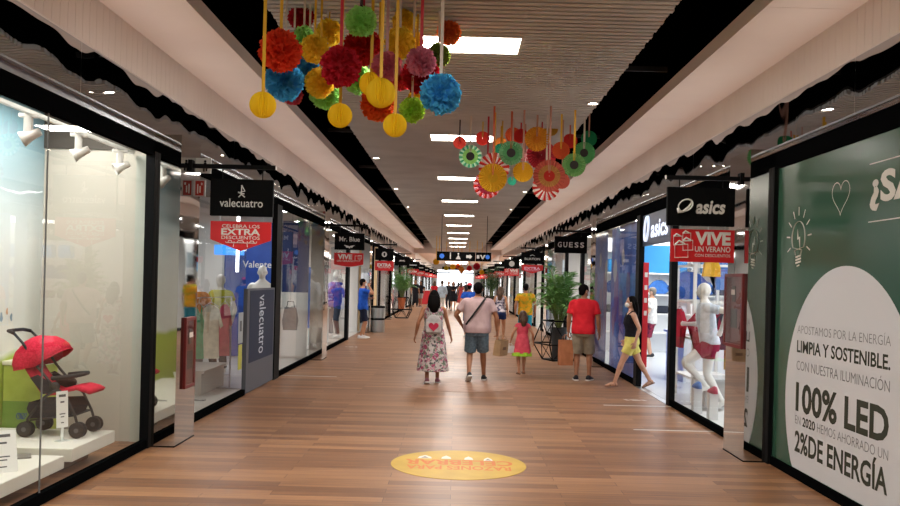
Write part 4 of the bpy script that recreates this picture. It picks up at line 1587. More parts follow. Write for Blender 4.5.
def paper_bag(wx, loc, rz, w_, d_, h_, color, label, handle=.09, tilt=0, stripe=None):
    t = thing('paper_bag', label, 'bag', loc, R(rz))
    t.rotation_euler = (R(tilt), 0, R(rz))
    K = fabric(color + '_paper', wx, None, .8, 8)
    m = MB()
    m.rings([[(-w_ / 2, -d_ / 2, -handle - h_), (w_ / 2, -d_ / 2, -handle - h_), (w_ / 2, d_ / 2, -handle - h_), (-w_ / 2, d_ / 2, -handle - h_)],
             [(-w_ / 2, -d_ / 2, -handle - h_ * .5), (w_ / 2, -d_ / 2, -handle - h_ * .5), (w_ / 2 - .0, d_ / 2, -handle - h_ * .5), (-w_ / 2, d_ / 2, -handle - h_ * .5)],
             [(-w_ / 2, -d_ * .42, -handle), (w_ / 2, -d_ * .42, -handle), (w_ / 2, d_ * .42, -handle), (-w_ / 2, d_ * .42, -handle)]], True, False)
    o = m.build('bag', K, t)
    s_ = o.modifiers.new('thick', 'SOLIDIFY')
    s_.thickness = .003
    m = MB()
    for y in (-d_ * .42, d_ * .42):
        m.tube([(-w_ * .22, y, -handle - .02), (-w_ * .2, y * .9, -handle * .5), (-.02, y * .25, -.006), (.02, y * .25, -.006), (w_ * .2, y * .9, -handle * .5), (w_ * .22, y, -handle - .02)], .004, 6)
    m.build('handle', K, t, smooth=True)
    if stripe:
        MB().box(-w_ * .2, w_ * .2, -d_ / 2 - .0025, -d_ / 2 - .0005, -handle - h_ * .62, -handle - h_ * .42).build('printing', mat('bag_print', stripe, .6), t)
    return t


def hand_pt(I, side):
    return I['M'] @ (I['RW' if side == 'r' else 'LW'] + Vector((0, .0, -.095)))


h = hand_pt(B, 'r')
paper_bag('#a88a68', tuple(h + Vector((.10, .0, .02))), 62, .33, .13, .27, 'kraft', 'brown kraft paper bag carried by the man in the pale pink shirt', .09, 6, '#6b4f38')

# C: girl
CORAL = fabric('coral_pink_cloth', '#d8485a', '#e05a6a', .8, 6)
C = person('little girl in a coral pink dress with a lime hem, seen from behind', (1.30, 16.29, 0), 8, 1.17, SK1,
           dict(mat=CORAL, name='dress_bodice', hem=.9, neck=1.45, fit=.016, sleeve=.3), dict(kind='dress', name='dress_skirt', mat=CORAL, waist=1.15, hem=.60, rt=(.15, .12), rb=(.27, .21)),
           dict(mat=HBR, len=.24, w=.1), dict(kind='sandal', mat=mat('sandal_brown', '#5b4336', .6)), 'f',
           dict(lf=(-.09, -.06, .085), rf=(.08, .1, .085), lw=(-.34, .0, .93), rw=(.33, .02, .92)), vox=.009, head_scale=1.3)
m = MB()
m.rings([[Vector(((.27 + j + .016 * math.sin(9 * a)) * math.cos(a), (.21 + j + .016 * math.sin(8 * a)) * math.sin(a), z)) for a in [2 * PI * q / 60 for q in range(60)]] for z, j in ((.63, -.004), (.56, .012), (.52, .018))], False, False)
m.build('lime_hem', fabric('lime_cloth', '#9fd03a', None, .7), C['t'], smooth=True)
h = hand_pt(C, 'l')
paper_bag('#cfcfcb', tuple(h + Vector((0, .0, .03))), 20, .14, .07, .13, 'white', 'small white bag hanging from the hand of the girl in coral dress', .05)

# E: man in red
TAUPE = fabric('taupe_cotton', '#8f8573', '#9b917f', .85, 8)
E_ = person('man in a bright red shirt and taupe shorts looking towards the shop window', (2.335, 15.45, 0), -12, 1.75, SK2,
            dict(mat=fabric('red_cotton', '#cf1f2c', '#da2b36', .8, 6), hem=.85, fit=.02, sleeve=.72, collar=True, flare=.012),
            dict(kind='shorts', mat=TAUPE, len=.98, waist=1.0, loose=.022), dict(mat=HB), dict(kind='shoe', mat=mat('shoe_dark', '#1b1c22', .6)), 'm',
            dict(lf=(-.11, .0, .085), rf=(.12, .05, .085), ly=10, ry=-16, lw=(-.27, .02, .88), rw=(.285, .05, .885), hy=-52, lean=(0, .01), lcurl=1.0, rcurl=.4), wide=1.1, vox=.0065, mask=MASKW)
h = hand_pt(E_, 'l')
paper_bag('#b1734f', tuple(h + Vector((-.04, -.0, .04))), 12, .25, .13, .46, 'terracotta', 'tall brown paper bag held beside the man in the red shirt', .1)

# F: woman in yellow shorts
YEL = fabric('yellow_cotton', '#d9cf6c', '#e2d97c', .8, 7)
F_ = person('masked woman in a black top and yellow shorts striding at the shop door', (3.0, 14.42, 0), 90, 1.57, SK3,
            dict(mat=fabric('black_cotton', '#15151a', '#1d1d24', .85), name='tank_top', hem=.98, neck=1.40, fit=.012), dict(kind='shorts', mat=YEL, len=.62, waist=1.06, loose=.03),
            dict(mat=HB, len=.34, w=.095), dict(kind='sandal', mat=mat('sandal_tan', '#7d5a40', .6)), 'f',
            dict(lf=(-.07, .33, .085), rf=(.07, -.40, .125), lp=0, rp=-24, lw=(-.23, -.03, .90), rw=(.23, .06, .91), lpole=(-.4, -1, 0), lean=(0, .03)), wide=1.0, vox=.0062, mask=MASKW)
m = MB()
for s in (-1, 1):
    limb(m, [(s * .085, -.07, 1.38), (s * .1, -.05, 1.45), (s * .105, .0, 1.47), (s * .1, .075, 1.42), (s * .09, .11, 1.36)], [.022, .022, .02, .022, .022], 4, 10, .4, side=(1, 0, 0))
m.build('top_strap', MATS['black_cotton'], F_['t'], smooth=True)
h = hand_pt(F_, 'r')
hb = thing('handbag', 'brown handbag hanging behind the woman in yellow shorts', 'bag', tuple(h + Vector((.12, .0, .12))), R(80))
MB().box(-.02, .2, -.05, .05, -.2, -.03).build('bag', mat('leather_brown', '#6d4a38', .5), hb, bevel=.02)
MB().tube([(.0, 0, -.05), (.02, 0, .04), (.09, 0, .09), (.16, 0, .04), (.18, 0, -.05)], .008, 8).build('handle', mat('leather_brown', '#6d4a38', .5), hb, smooth=True)

# G: man in blue by the bin
G = person('man in a royal blue shirt and navy shorts standing by the litter bin', (-2.73, 25.06, 0), -75, 1.75, SK1,
           dict(mat=fabric('royal_blue_cotton', '#1f4fb0', '#2a5cc0', .85), hem=.84, fit=.02, sleeve=.6), dict(kind='shorts', mat=fabric('navy_cotton', '#1c2336', None), len=.95, waist=1.0, loose=.02),
           dict(mat=HB), dict(kind='shoe', mat=mat('shoe_white', '#cfcfcf', .6)), 'm',
           dict(lf=(-.1, .05, .085), rf=(.1, -.06, .085), lw=(-.02, .27, 1.18), rw=(.1, .17, 1.52), rpole=(.6, .6, -1), lpole=(-.6, .2, -1), lcurl=.9, rcurl=.9), vox=.009, mask=MASKW)
# D: man in mustard
MUS = tint_noise(fabric('mustard_print', '#c08a1e'), '#8a8f2a', '#d0941f', 7, lo=.42, hi=.5)
person('man in a mustard and green shirt with turquoise shorts walking away past the plant', (2.0, 24.3, 0), 0, 1.73, SK2,
       dict(mat=MUS, hem=.84, fit=.022, sleeve=.65), dict(kind='shorts', mat=fabric('turquoise_cotton', '#2b8aa0'), len=.9, loose=.02), dict(mat=HB),
       dict(kind='shoe', mat=mat('shoe_dark', '#1b1c22', .6)), 'm', dict(lf=(-.1, .1, .085), rf=(.1, -.1, .1), rp=-15), wide=1.12, vox=.01)
TOPF = tint_noise(fabric('white_print_cloth', '#b0a8b0'), '#4d4a66', '#cfc6cc', 12, lo=.4, hi=.55)
NAV = fabric('navy_shorts', '#23305c')
person('woman with long dark hair, patterned top and navy shorts, beyond the girl', (1.36, 25.6, 0), -20, 1.62, SK1,
       dict(mat=TOPF, hem=.92, neck=1.42, fit=.014, name='tank_top'), dict(kind='shorts', mat=NAV, len=.5, loose=.02), dict(mat=HBR, len=.36, w=.1),
       dict(kind='sandal', mat=mat('sandal_tan', '#7d5a40', .6)), 'f', dict(lf=(-.08, .0, .085), rf=(.08, .12, .085)), vox=.01)
REDC = mat('cap_red', '#c8303f', .7)
person('person in a red cap and blue shirt hidden behind the man in pink', (.43, 26.5, 0), 0, 1.70, SK1,
       dict(mat=fabric('royal_blue_cotton', '#1f4fb0'), hem=.84, fit=.02, sleeve=.6), dict(kind='shorts', mat=NAV, len=.9), dict(mat=HB), dict(kind='shoe', mat=mat('shoe_white', '#cfcfcf', .6)), 'm', vox=.012, cap=REDC, fingers=False)
BLKC = MATS['black_cotton']
SHD = mat('shoe_dark', '#1b1c22', .6)
far = [
    ('person in a loose pale blue shirt and white trousers farther along the corridor', -.74, 45.5, 30, 1.76, 'm', dict(mat=fabric('pale_blue_cotton', '#b7c6d6'), hem=.82, fit=.03, sleeve=1.5), dict(kind='pants', mat=fabric('white_cotton', '#d5d3cf'), len=1), 0, HBR),
    ('woman in a black dress walking towards the camera, arms folded', -.14, 50.2, 180, 1.72, 'f', dict(mat=BLKC, hem=.9, fit=.016, sleeve=.4), dict(kind='skirt', mat=BLKC, waist=1.08, hem=.55, rt=(.15, .12), rb=(.25, .2)), .25, HB),
    ('dark clothed person beside the woman in the black dress', -.44, 52.5, 170, 1.72, 'm', dict(mat=BLKC, hem=.86, fit=.02, sleeve=.6), dict(kind='pants', mat=BLKC, len=1), 0, HB),
    ('woman in a long red dress, far along the corridor', .36, 57.5, 0, 1.68, 'f', dict(mat=fabric('brick_red_cloth', '#a3403f'), hem=.9, fit=.014), dict(kind='dress', mat=fabric('brick_red_cloth', '#a3403f'), waist=1.1, hem=.3, rt=(.15, .12), rb=(.27, .2)), .3, HBR),
    ('person all in black standing beyond the potted palm at left', -2.62, 55.0, 200, 1.76, 'm', dict(mat=BLKC, hem=.86, fit=.02, sleeve=.6), dict(kind='pants', mat=BLKC, len=1), 0, HB),
    ('person in a black top and pale grey shorts beyond the potted palm at left', -2.28, 55.4, 160, 1.70, 'f', dict(mat=BLKC, hem=.9, fit=.016, sleeve=.5), dict(kind='shorts', mat=fabric('pale_grey_cotton', '#a9a5a3'), len=.8), .2, HB),
    ('person in a red top ahead of the woman in the floral dress', -1.22, 49.0, 0, 1.72, 'f', dict(mat=fabric('red_cotton', '#cf1f2c'), hem=.9, fit=.016, sleeve=.4), dict(kind='shorts', mat=fabric('white_cotton', '#d5d3cf'), len=.7), .2, HBR),
    ('dark clothed person near the daylit entrance, right of the black dress', .75, 63.0, 0, 1.74, 'm', dict(mat=fabric('charcoal_cotton', '#2c2c33'), hem=.86, fit=.02, sleeve=.6), dict(kind='pants', mat=NAV, len=1), 0, HB),
    ('woman in dark clothes near the daylit entrance, centre of the corridor', .2, 68.0, 0, 1.66, 'f', dict(mat=fabric('charcoal_cotton', '#2c2c33'), hem=.9, fit=.016, sleeve=.4), dict(kind='pants', mat=fabric('charcoal_cotton', '#2c2c33'), len=1), .2, HB),
]
for lb, x, y, rz, H, sx, tp, bt, hl, hm in far:
    pose = dict(lf=(-.1, .12, .085), rf=(.1, -.1, .1), rp=-12)
    if 'folded' in lb:
        pose.update(lw=(.06, .2, 1.2), rw=(-.06, .21, 1.22))
    person(lb, (x, y, 0), rz, H, SK2, tp, bt, dict(mat=hm, len=hl) if hl else dict(mat=hm), dict(kind='shoe', mat=SHD), sx, pose, vox=.014, fingers=False)
# customer inside the shop on the right
person('man in a white shirt and maroon patterned shorts inside the bright sports shop', (4.8, 20.8, 0), 70, 1.72, SK3,
       dict(mat=fabric('white_cotton', '#d5d3cf'), hem=.84, fit=.022, sleeve=.65), dict(kind='shorts', mat=tint_noise(fabric('maroon_print', '#6d2438'), '#4c1a34', '#8c3044', 16), len=.95, loose=.022),
       dict(mat=mat('hair_grey', '#6e665e', .6)), dict(kind='shoe', mat=SHD), 'm', dict(lw=(-.15, .28, 1.1), rw=(.2, .25, 1.12)), vox=.01, mask=MASKW)
# ------------------------------------------------------------------ hanging tissue pompoms and paper fans
def pompom_mesh(seed, layers=8, n=26):
    """tissue pompom: many ruffled petals around a ball, radius 1"""
    rnd = random.Random(seed)
    bm = bmesh.new()
    for k in range(170):
        z = 1 - 2 * (k + .5) / 170
        a = k * 2.399963 + rnd.random() * .5
        r = math.sqrt(1 - z * z)
        d = Vector((r * math.cos(a), r * math.sin(a), z))
        up = d.orthogonal().normalized()
        up.rotate(Matrix.Rotation(rnd.random() * 2 * PI, 3, d))
        sd = d.cross(up)
        L0 = .45
        L1 = .88 + .17 * rnd.random()
        wd = .2 + .1 * rnd.random()
        rows = []
        ph = rnd.random() * 6
        for i, (L, w_) in enumerate(((L0, .3), (.75, .85), (L1, 1.0))):
            row = []
            for j in range(6):
                u = (j / 5 - .5) * 2
                wob = .13 * math.sin(u * 4.2 + ph) * (i / 2)
                edge = (.07 * math.cos(u * 9 + ph) - .05 * u * u) * (i == 2)
                p = d * (L + edge) + sd * (u * wd * w_) + up * (wob + .05 * (u * u) * i)
                row.append(bm.verts.new(p))
            rows.append(row)
        for ra, rb in zip(rows[:-1], rows[1:]):
            for j in range(5):
                bm.faces.new((ra[j], ra[j + 1], rb[j + 1], rb[j]))
    bmesh.ops.create_icosphere(bm, subdivisions=2, radius=.62)
    me = bpy.data.meshes.new('pompom')
    bm.to_mesh(me)
    bm.free()
    for p in me.polygons:
        p.use_smooth = True
    return me


def honeycomb_mesh():
    m = MB()
    N_ = 22
    prev = None
    vr = []
    for k in range(N_ * 2):
        a = 2 * PI * k / (N_ * 2)
        f = 1.0 if k % 2 == 0 else .8
        vr.append([m.bm.verts.new((math.cos(t) * f * math.cos(a), math.cos(t) * f * math.sin(a), math.sin(t))) for t in [-PI / 2 * .985 + PI * .985 * i / 14 for i in range(15)]])
    for k in range(len(vr)):
        a, b = vr[k], vr[(k + 1) % len(vr)]
        for i in range(14):
            m.bm.faces.new((a[i], b[i], b[i + 1], a[i + 1]))
    me = bpy.data.meshes.new('ball')
    m.bm.to_mesh(me)
    m.bm.free()
    return me


def tissue(name, c):
    if name in MATS:
        return MATS[name]
    m = mat(name, c, .75)
    nt, N, L, b = nodes(m)
    # thin paper lets some light through
    tr = N.new('ShaderNodeBsdfTranslucent')
    tr.inputs[0].default_value = lin(c)
    mx = N.new('ShaderNodeMixShader')
    mx.inputs[0].default_value = .5
    out = N['Material Output']
    L.new(b.outputs[0], mx.inputs[1])
    L.new(tr.outputs[0], mx.inputs[2])
    L.new(mx.outputs[0], out.inputs[0])
    return m


TC = {'dark red': '#c92236', 'orange red': '#f2532f', 'blue': '#55bff0', 'green': '#b6f08e', 'lime': '#b7e04c', 'yellow': '#ffe14a', 'red': '#d3282c', 'pink': '#e08aa0', 'rose': '#e27c90',
      'orange': '#ee6a28', 'peach': '#e87a3c', 'olive': '#8fa648', 'coral': '#e0566a'}
POMS = [pompom_mesh(i) for i in range(4)]
HONEY = honeycomb_mesh()
HONEY2 = HONEY
RIB = {'yellow': '#e0b02c', 'white': '#cfc3b6', 'red': '#b3142a', 'pink': '#b88f92', 'black': '#2a1714'}


def ribbon(parent, z0, z1, col, wd=.018):
    MB().box(-wd / 2, wd / 2, -.0008, .0008, z0, z1).build('ribbon', mat('ribbon_' + col, RIB[col], .5), parent)


# x, y, z centre, radius, colour, kind, ribbon colour, label
F = 850.0
def px_at(px, py, Y):
    a = R(1.45)
    dx, dy = px - 456, py - 281
    return ((dx * math.cos(a) + dy * math.sin(a)) * Y / F, Y, 1.75 - (-dx * math.sin(a) + dy * math.cos(a)) * Y / F)


PL = [
    (301, 17, 13, 7.4, 'dark red', 'p', 'white', 'small dark red tissue pompom high at the left of the cluster'),
    (280.6, 51, 21, 6.5, 'orange red', 'p', 'yellow', 'big orange red tissue pompom at the left end, above a blue one'),
    (284.5, 82, 19.5, 7.0, 'blue', 'p', 'white', 'big blue tissue pompom tucked under the orange red one at left'),
    (309, 67, 13, 7.2, 'blue', 'p', 'white', 'small blue pompom mostly hidden between yellow and orange red ones'),
    (262.8, 105, 13.3, 6.2, 'yellow', 'h', 'yellow', 'yellow honeycomb paper ball, leftmost and lowest on the left'),
    (293, 95, 10, 7.3, 'coral', 'p', 'white', 'small red pompom peeping below the left blue pompom'),
    (304, 38, 12, 7.1, 'green', 'p', 'white', 'light green pompom peeping out behind yellow ones at left'),
    (314.7, 49, 14.5, 6.8, 'yellow', 'p', 'yellow', 'yellow pompom between the orange red and dark red ones'),
    (329, 33, 14, 7.4, 'yellow', 'p', 'yellow', 'yellow pompom high behind the big dark red one'),
    (320, 83, 15, 7.0, 'yellow', 'p', 'yellow', 'yellow pompom hanging just above a light green one'),
    (326, 94, 16, 7.35, 'green', 'p', 'white', 'light green pompom half hidden below a yellow one'),
    (340, 115.5, 12.3, 6.6, 'yellow', 'h', 'yellow', 'yellow honeycomb ball below the light green pompom, in front of the black channel'),
    (340.7, 66.6, 20.7, 6.35, 'dark red', 'p', 'red', 'big dark red tissue pompom in the middle of the cluster'),
    (361, 21.5, 15.5, 6.6, 'green', 'p', 'black', 'light green tissue pompom highest in the middle'),
    (363, 47, 19, 7.05, 'red', 'p', 'red', 'large red pompom directly below the high light green one'),
    (358, 79, 15, 7.8, 'green', 'p', 'white', 'green pompom glimpsed low behind the big dark red one'),
    (386.7, 66.6, 15, 6.7, 'rose', 'p', 'pink', 'rose pink pompom behind the yellow ribbon'),
    (380.7, 93, 15, 6.3, 'yellow', 'h', 'yellow', 'largest yellow honeycomb ball in front of the orange pompom'),
    (371, 84, 12, 6.7, 'yellow', 'h', 'yellow', 'yellow honeycomb ball half hidden behind the largest one'),
    (378, 104, 17.5, 7.1, 'orange', 'p', 'yellow', 'bright orange pompom behind the honeycomb ball'),
    (395, 125.4, 12, 6.45, 'yellow', 'h', 'yellow', 'yellow honeycomb ball hanging lowest of the cluster'),
    (412, 110, 13, 6.9, 'lime', 'p', 'white', 'lime green pompom low on the right beside the blue one'),
    (400, 43, 16, 6.8, 'yellow', 'p', 'white', 'yellow tissue pompom above the two pink ones'),
    (404.5, 22, 12.5, 7.3, 'yellow', 'p', 'yellow', 'yellow pompom high behind another yellow one at right'),
    (416, 97, 8, 7.4, 'yellow', 'p', 'yellow', 'tiny yellow pompom just above the lime green one'),
    (421, 62, 15, 6.5, 'pink', 'p', 'red', 'dusty pink pompom on two red ribbons'),
    (421, 75, 19, 7.0, 'dark red', 'p', 'red', 'dark red pompom behind the dusty pink one'),
    (449, 33, 12.3, 7.5, 'peach', 'p', 'white', 'peach orange pompom, farthest right of the upper ones'),
    (438.5, 55, 12, 7.3, 'olive', 'p', 'white', 'olive green pompom behind the blue one at right'),
    (440.6, 94, 20.5, 6.3, 'blue', 'p', 'white', 'big blue tissue pompom at the right end of the cluster'),
    (401, 80, 11, 7.35, 'coral', 'p', 'pink', 'coral pompom glimpsed between rose and dark red ones'),
    (415, 41, 9, 7.5, 'yellow', 'p', 'yellow', 'small yellow pompom at the edge of the bright ceiling light'),
]
for i, (px, py, r, Y, c, kd, rb, lb) in enumerate(PL):
    x, y, z = px_at(px, py, Y)
    rad = r * Y / F
    x, y, z = round(x, 3), round(y, 3), round(z, 3)
    if kd == 'p':
        t = thing('tissue_pompom', lb, 'pompom', (x, y, z), 0, 'tissue pompoms hanging from the slatted ceiling')
        o = bpy.data.objects.new('pompom', POMS[i % 4].copy())
        o.data.materials.append(tissue('tissue_' + c.replace(' ', '_'), TC[c]))
        o.rotation_euler = (i * 1.1, i * .7, i * 2.3)
    else:
        t = thing('honeycomb_ball', lb, 'paper ball', (x, y, z), 0, 'yellow honeycomb balls hanging from the slatted ceiling')
        o = bpy.data.objects.new('ball', HONEY.copy())
        o.data.materials.append(tissue('honeycomb_yellow', '#fbe02c'))
        o.rotation_euler = (0, 0, .4 * i)
    o.scale = (rad, rad, rad)
    COL.objects.link(o)
    o.parent = t
    ribbon(t, rad * .6, 4.065 - z, rb, .024 if Y < 6.8 else .018)


def fan_bm(n=28, amp=.05):
    """pleated paper rosette facing -y, radius 1"""
    m = MB()
    rings = []
    for r, a_ in ((.02, .0), (.34, .5), (.67, .8), (1.0, 1.0)):
        ring = []
        for k in range(n * 2):
            a = 2 * PI * k / (n * 2)
            s = 1 if k % 2 else -1
            rr = r * (1.0 if (k % 2 or r < .99) else .955)
            ring.append(m.bm.verts.new((math.cos(a) * rr, s * amp * a_, math.sin(a) * rr)))
        rings.append(ring)
    return m, rings


def fan(px, py, r, Y, cols, rb, lb, center=None, stripes=None, yaw=0):
    """cols: list of ring colours from the centre out; stripes: alternate colour per pleat on the outer ring"""
    x, y, z = px_at(px, py, Y)
    rad = r * Y / F
    t = thing('paper_fan', lb, 'paper fan', (round(x, 3), y, round(z, 3)), R(yaw), 'pleated paper fans hanging from the slatted ceiling')
    m, rings = fan_bm()
    n = len(rings[0])
    for q, (a, b) in enumerate(zip(rings[:-1], rings[1:])):
        for k in range(n):
            f = m.bm.faces.new((a[k], a[(k + 1) % n], b[(k + 1) % n], b[k]))
            mi = min(q, len(cols) - 1)
            if stripes and q >= stripes[0] and (k // 2) % 2:
                mi = len(cols)
            f.material_index = mi
    for v in m.bm.verts:
        v.co *= rad
    ms = [tissue('fan_' + c.lstrip('#'), c) for c in cols]
    if stripes:
        ms.append(tissue('fan_' + stripes[1].lstrip('#'), stripes[1]))
    m.build('rosette', ms, t)
    if center:
        MB().lathe([(.001, 0), (rad * .36, 0), (rad * .36, .006), (.001, .006)], (0, -rad * .06, 0), 24, M=Matrix.Rotation(R(90), 4, 'X')).build('centre_disc', mat('fan_centre_' + center.lstrip('#'), center, .6), t)
    ribbon(t, rad * .2, (4.065 if x < 1.72 else 4.62) - z, rb, .026 if Y < 12 else .02)


RIB.update({'orange': '#c85a30', 'salmon': '#b98a78', 'gold': '#c9a63a'})
RD, OR, YE, GR, DG_, SA, WH, PU = '#c8352e', '#dd6236', '#e3b32a', '#4f9f6a', '#1f7a4c', '#c4604f', '#e6d3cc', '#7a3060'
fan(459.6, 142.6, 6.6, 12.2, [RD, '#d04a3c'], 'black', 'small red paper fan at the left end of the fan cluster')
fan(470.3, 156.4, 11.6, 11.9, ['#6fb06a', '#8cc06a', '#49a07a'], 'white', 'pale green paper fan with black centre, leftmost of the green ones', '#1c1512', (2, '#bfe0c0'))
fan(482.6, 138.4, 7.3, 12.3, [RD], 'gold', 'small red paper fan, second from the left end')
fan(492.8, 177.7, 14.6, 11.2, ['#d8b02a', YE], 'orange', 'large plain yellow paper fan hanging low at left')
fan(494, 168, 15.8, 11.6, ['#c04050', RD], 'yellow', 'red and white striped fan behind the large yellow one', None, (1, WH))
fan(487, 185, 13.8, 11.9, [PU, '#a83048', RD], 'red', 'dark red and purple striped fan peeping out below the yellow one', None, (2, '#e0a0a8'))
fan(511, 153, 12.3, 11.5, ['#5da36c', '#67b078', '#7fbf8a'], 'orange', 'green paper fan with black centre in the middle of the cluster', '#1c1512')
fan(502, 153, 10, 12.2, ['#2f8f6a'], 'yellow', 'dark green fan edge behind the middle green one')
fan(523, 172, 10.3, 11.4, [YE], 'salmon', 'medium yellow paper fan right of the large yellow one')
fan(513, 135, 8, 12.5, [OR], 'salmon', 'small orange red fan above the middle green one')
fan(521, 136, 7.5, 12.3, [RD], 'red', 'small red fan touching an orange red one')
fan(537, 139, 12.6, 11.7, ['#d98a2c', '#e09a30'], 'salmon', 'amber yellow paper fan in the upper middle')
fan(541.5, 155, 15, 12.2, ['#8f2630', '#a82a34', '#b5303a'], 'red', 'large dark red fan behind the amber one')
fan(551, 129, 7.2, 12.7, ['#c99a35'], 'gold', 'small gold fan high at the right of the amber one')
fan(561, 150.5, 9, 11.6, [OR], 'yellow', 'small bright orange paper fan right of the dark red one')
fan(570, 141, 7.5, 12.4, [RD], 'orange', 'small red fan behind the bright orange one')
fan(549.3, 176, 16.5, 11.1, ['#c23a30', '#b9884a', '#c4604f'], 'salmon', 'largest salmon fan with concentric rings hanging low')
fan(546, 187, 14, 11.7, [RD], 'white', 'red and white striped fan below the largest salmon one', None, (0, '#e9e0d8'))
fan(562, 181, 8, 12.0, [SA], 'salmon', 'small salmon fan edge behind the largest one')
fan(574, 165, 12, 11.3, ['#4f9658', '#6aa860', '#7cb46c'], 'yellow', 'green fan with black centre lowest at the right end', '#1c1512')
fan(584, 153, 11.4, 11.8, ['#3f8a50', '#58a060'], 'white', 'green fan with black centre behind the lowest green one', '#1c1512')
fan(589, 138.6, 8.2, 12.0, [DG_], 'salmon', 'dark green paper fan at the top right end')
fan(533.6, 125.6, 5, 12.9, ['#c9803a'], 'gold', 'tiny ochre fan near the ceiling')
fan(501, 143, 6, 12.6, ['#d8843a'], 'yellow', 'tiny orange fan left of the middle green one')
fan(512, 181, 4.5, 12.1, ['#3fae8c'], 'white', 'tiny teal fan below the middle green one')
fan(525, 155, 6.5, 12.4, ['#d04a5a'], 'salmon', 'small pink striped fan between the green and dark red ones', None, (0, WH))
# a second, far cluster by the direction sign
FARD = [(-1.05, 44, 2.72, .16, '#ecb71f', 'yellow'), (-.9, 44.5, 3.0, .12, '#d3282c', 'dark red'), (-.2, 49, 2.55, .17, '#ecb71f', 'yellow'), (.3, 49.5, 2.42, .17, '#e0922a', 'orange'), (.75, 49, 2.5, .16, '#d3282c', 'red'),
        (1.15, 48, 2.6, .2, '#b3182b', 'dark red'), (-.6, 50, 2.48, .14, '#c9b52a', 'gold'), (1.5, 50, 2.3, .14, '#ecb71f', 'yellow'), (.1, 51, 2.62, .15, '#d3562c', 'orange red')]
FARD.sort(key=lambda f: f[0] / f[1])
for i, (x, y, z, r, c, cn) in enumerate(FARD):
    t = thing('tissue_pompom', '%s pompom, %s from the left in the far cluster by the direction sign' % (cn, (WORDS + ['ninth'])[i]), 'pompom', (x, y, z), 0, 'far pompoms beyond the direction sign')
    o = bpy.data.objects.new('pompom', POMS[i % 4].copy())
    o.data.materials.append(tissue('tissue_far_' + c.lstrip('#'), c))
    o.scale = (r, r, r)
    COL.objects.link(o)
    o.parent = t
    ribbon(t, r * .6, 4.065 - z, 'yellow', .03)
# ------------------------------------------------------------------ plants in wire planters
def leaf_mat(n, c1, c2):
    return tint_noise(mat(n, c1, .5), c1, c2, 5)


PALM = leaf_mat('palm_green', '#3f7036', '#79a859')
PALMD = leaf_mat('palm_dark_green', '#1d3a1e', '#3a5c2e')


def frond_set(seed, n, h0, reach, leaflets, size, base_z):
    rnd = random.Random(seed)
    lf = MB()
    stems = MB()
    for k in range(n):
        a = k * 2.39996 + rnd.random() * .4
        el = .25 + .75 * ((k + .5) / n)
        rr = reach * (1.15 - .55 * el) * (.8 + .4 * rnd.random())
        top = h0 * (.45 + .6 * el) * (.85 + .25 * rnd.random())
        p0 = Vector((.04 * math.cos(a), .04 * math.sin(a), base_z))
        p1 = Vector((rr * .35 * math.cos(a), rr * .35 * math.sin(a), base_z + top * .75))
        p2 = Vector((rr * math.cos(a), rr * math.sin(a), base_z + top * (.86 - .42 * (1 - el))))
        pts = []
        for i in range(11):
            t = i / 10
            pts.append(p0 * (1 - t) ** 2 + p1 * 2 * t * (1 - t) + p2 * t * t)
        stems.tube(pts, [.008 * (1 - .75 * i / 10) + .002 for i in range(11)], 5)
        for j in range(leaflets):
            t = .28 + .72 * j / (leaflets - 1)
            p = p0 * (1 - t) ** 2 + p1 * 2 * t * (1 - t) + p2 * t * t
            d = ((p1 - p0) * 2 * (1 - t) + (p2 - p1) * 2 * t).normalized()
            sd = d.cross(Z3)
            if sd.length < .1:
                sd = X3.copy()
            sd.normalize()
            up = sd.cross(d)
            for s in (-1, 1):
                L_ = size * (.55 + .6 * math.sin(PI * min(1, t * .95))) * (.8 + .4 * rnd.random())
                q = (sd * s * .8 + d * .65 + up * (.25 - .3 * rnd.random())).normalized()
                w_ = .011 + .006 * rnd.random()
                nrm = q.cross(up).normalized() * w_
                mid = p + q * L_ * .5 + Vector((0, 0, .01))
                tip = p + q * L_ - Vector((0, 0, L_ * .22))
                v = [lf.bm.verts.new(c) for c in (p, mid + nrm, tip, mid - nrm)]
                lf.bm.faces.new(v)
    return lf, stems


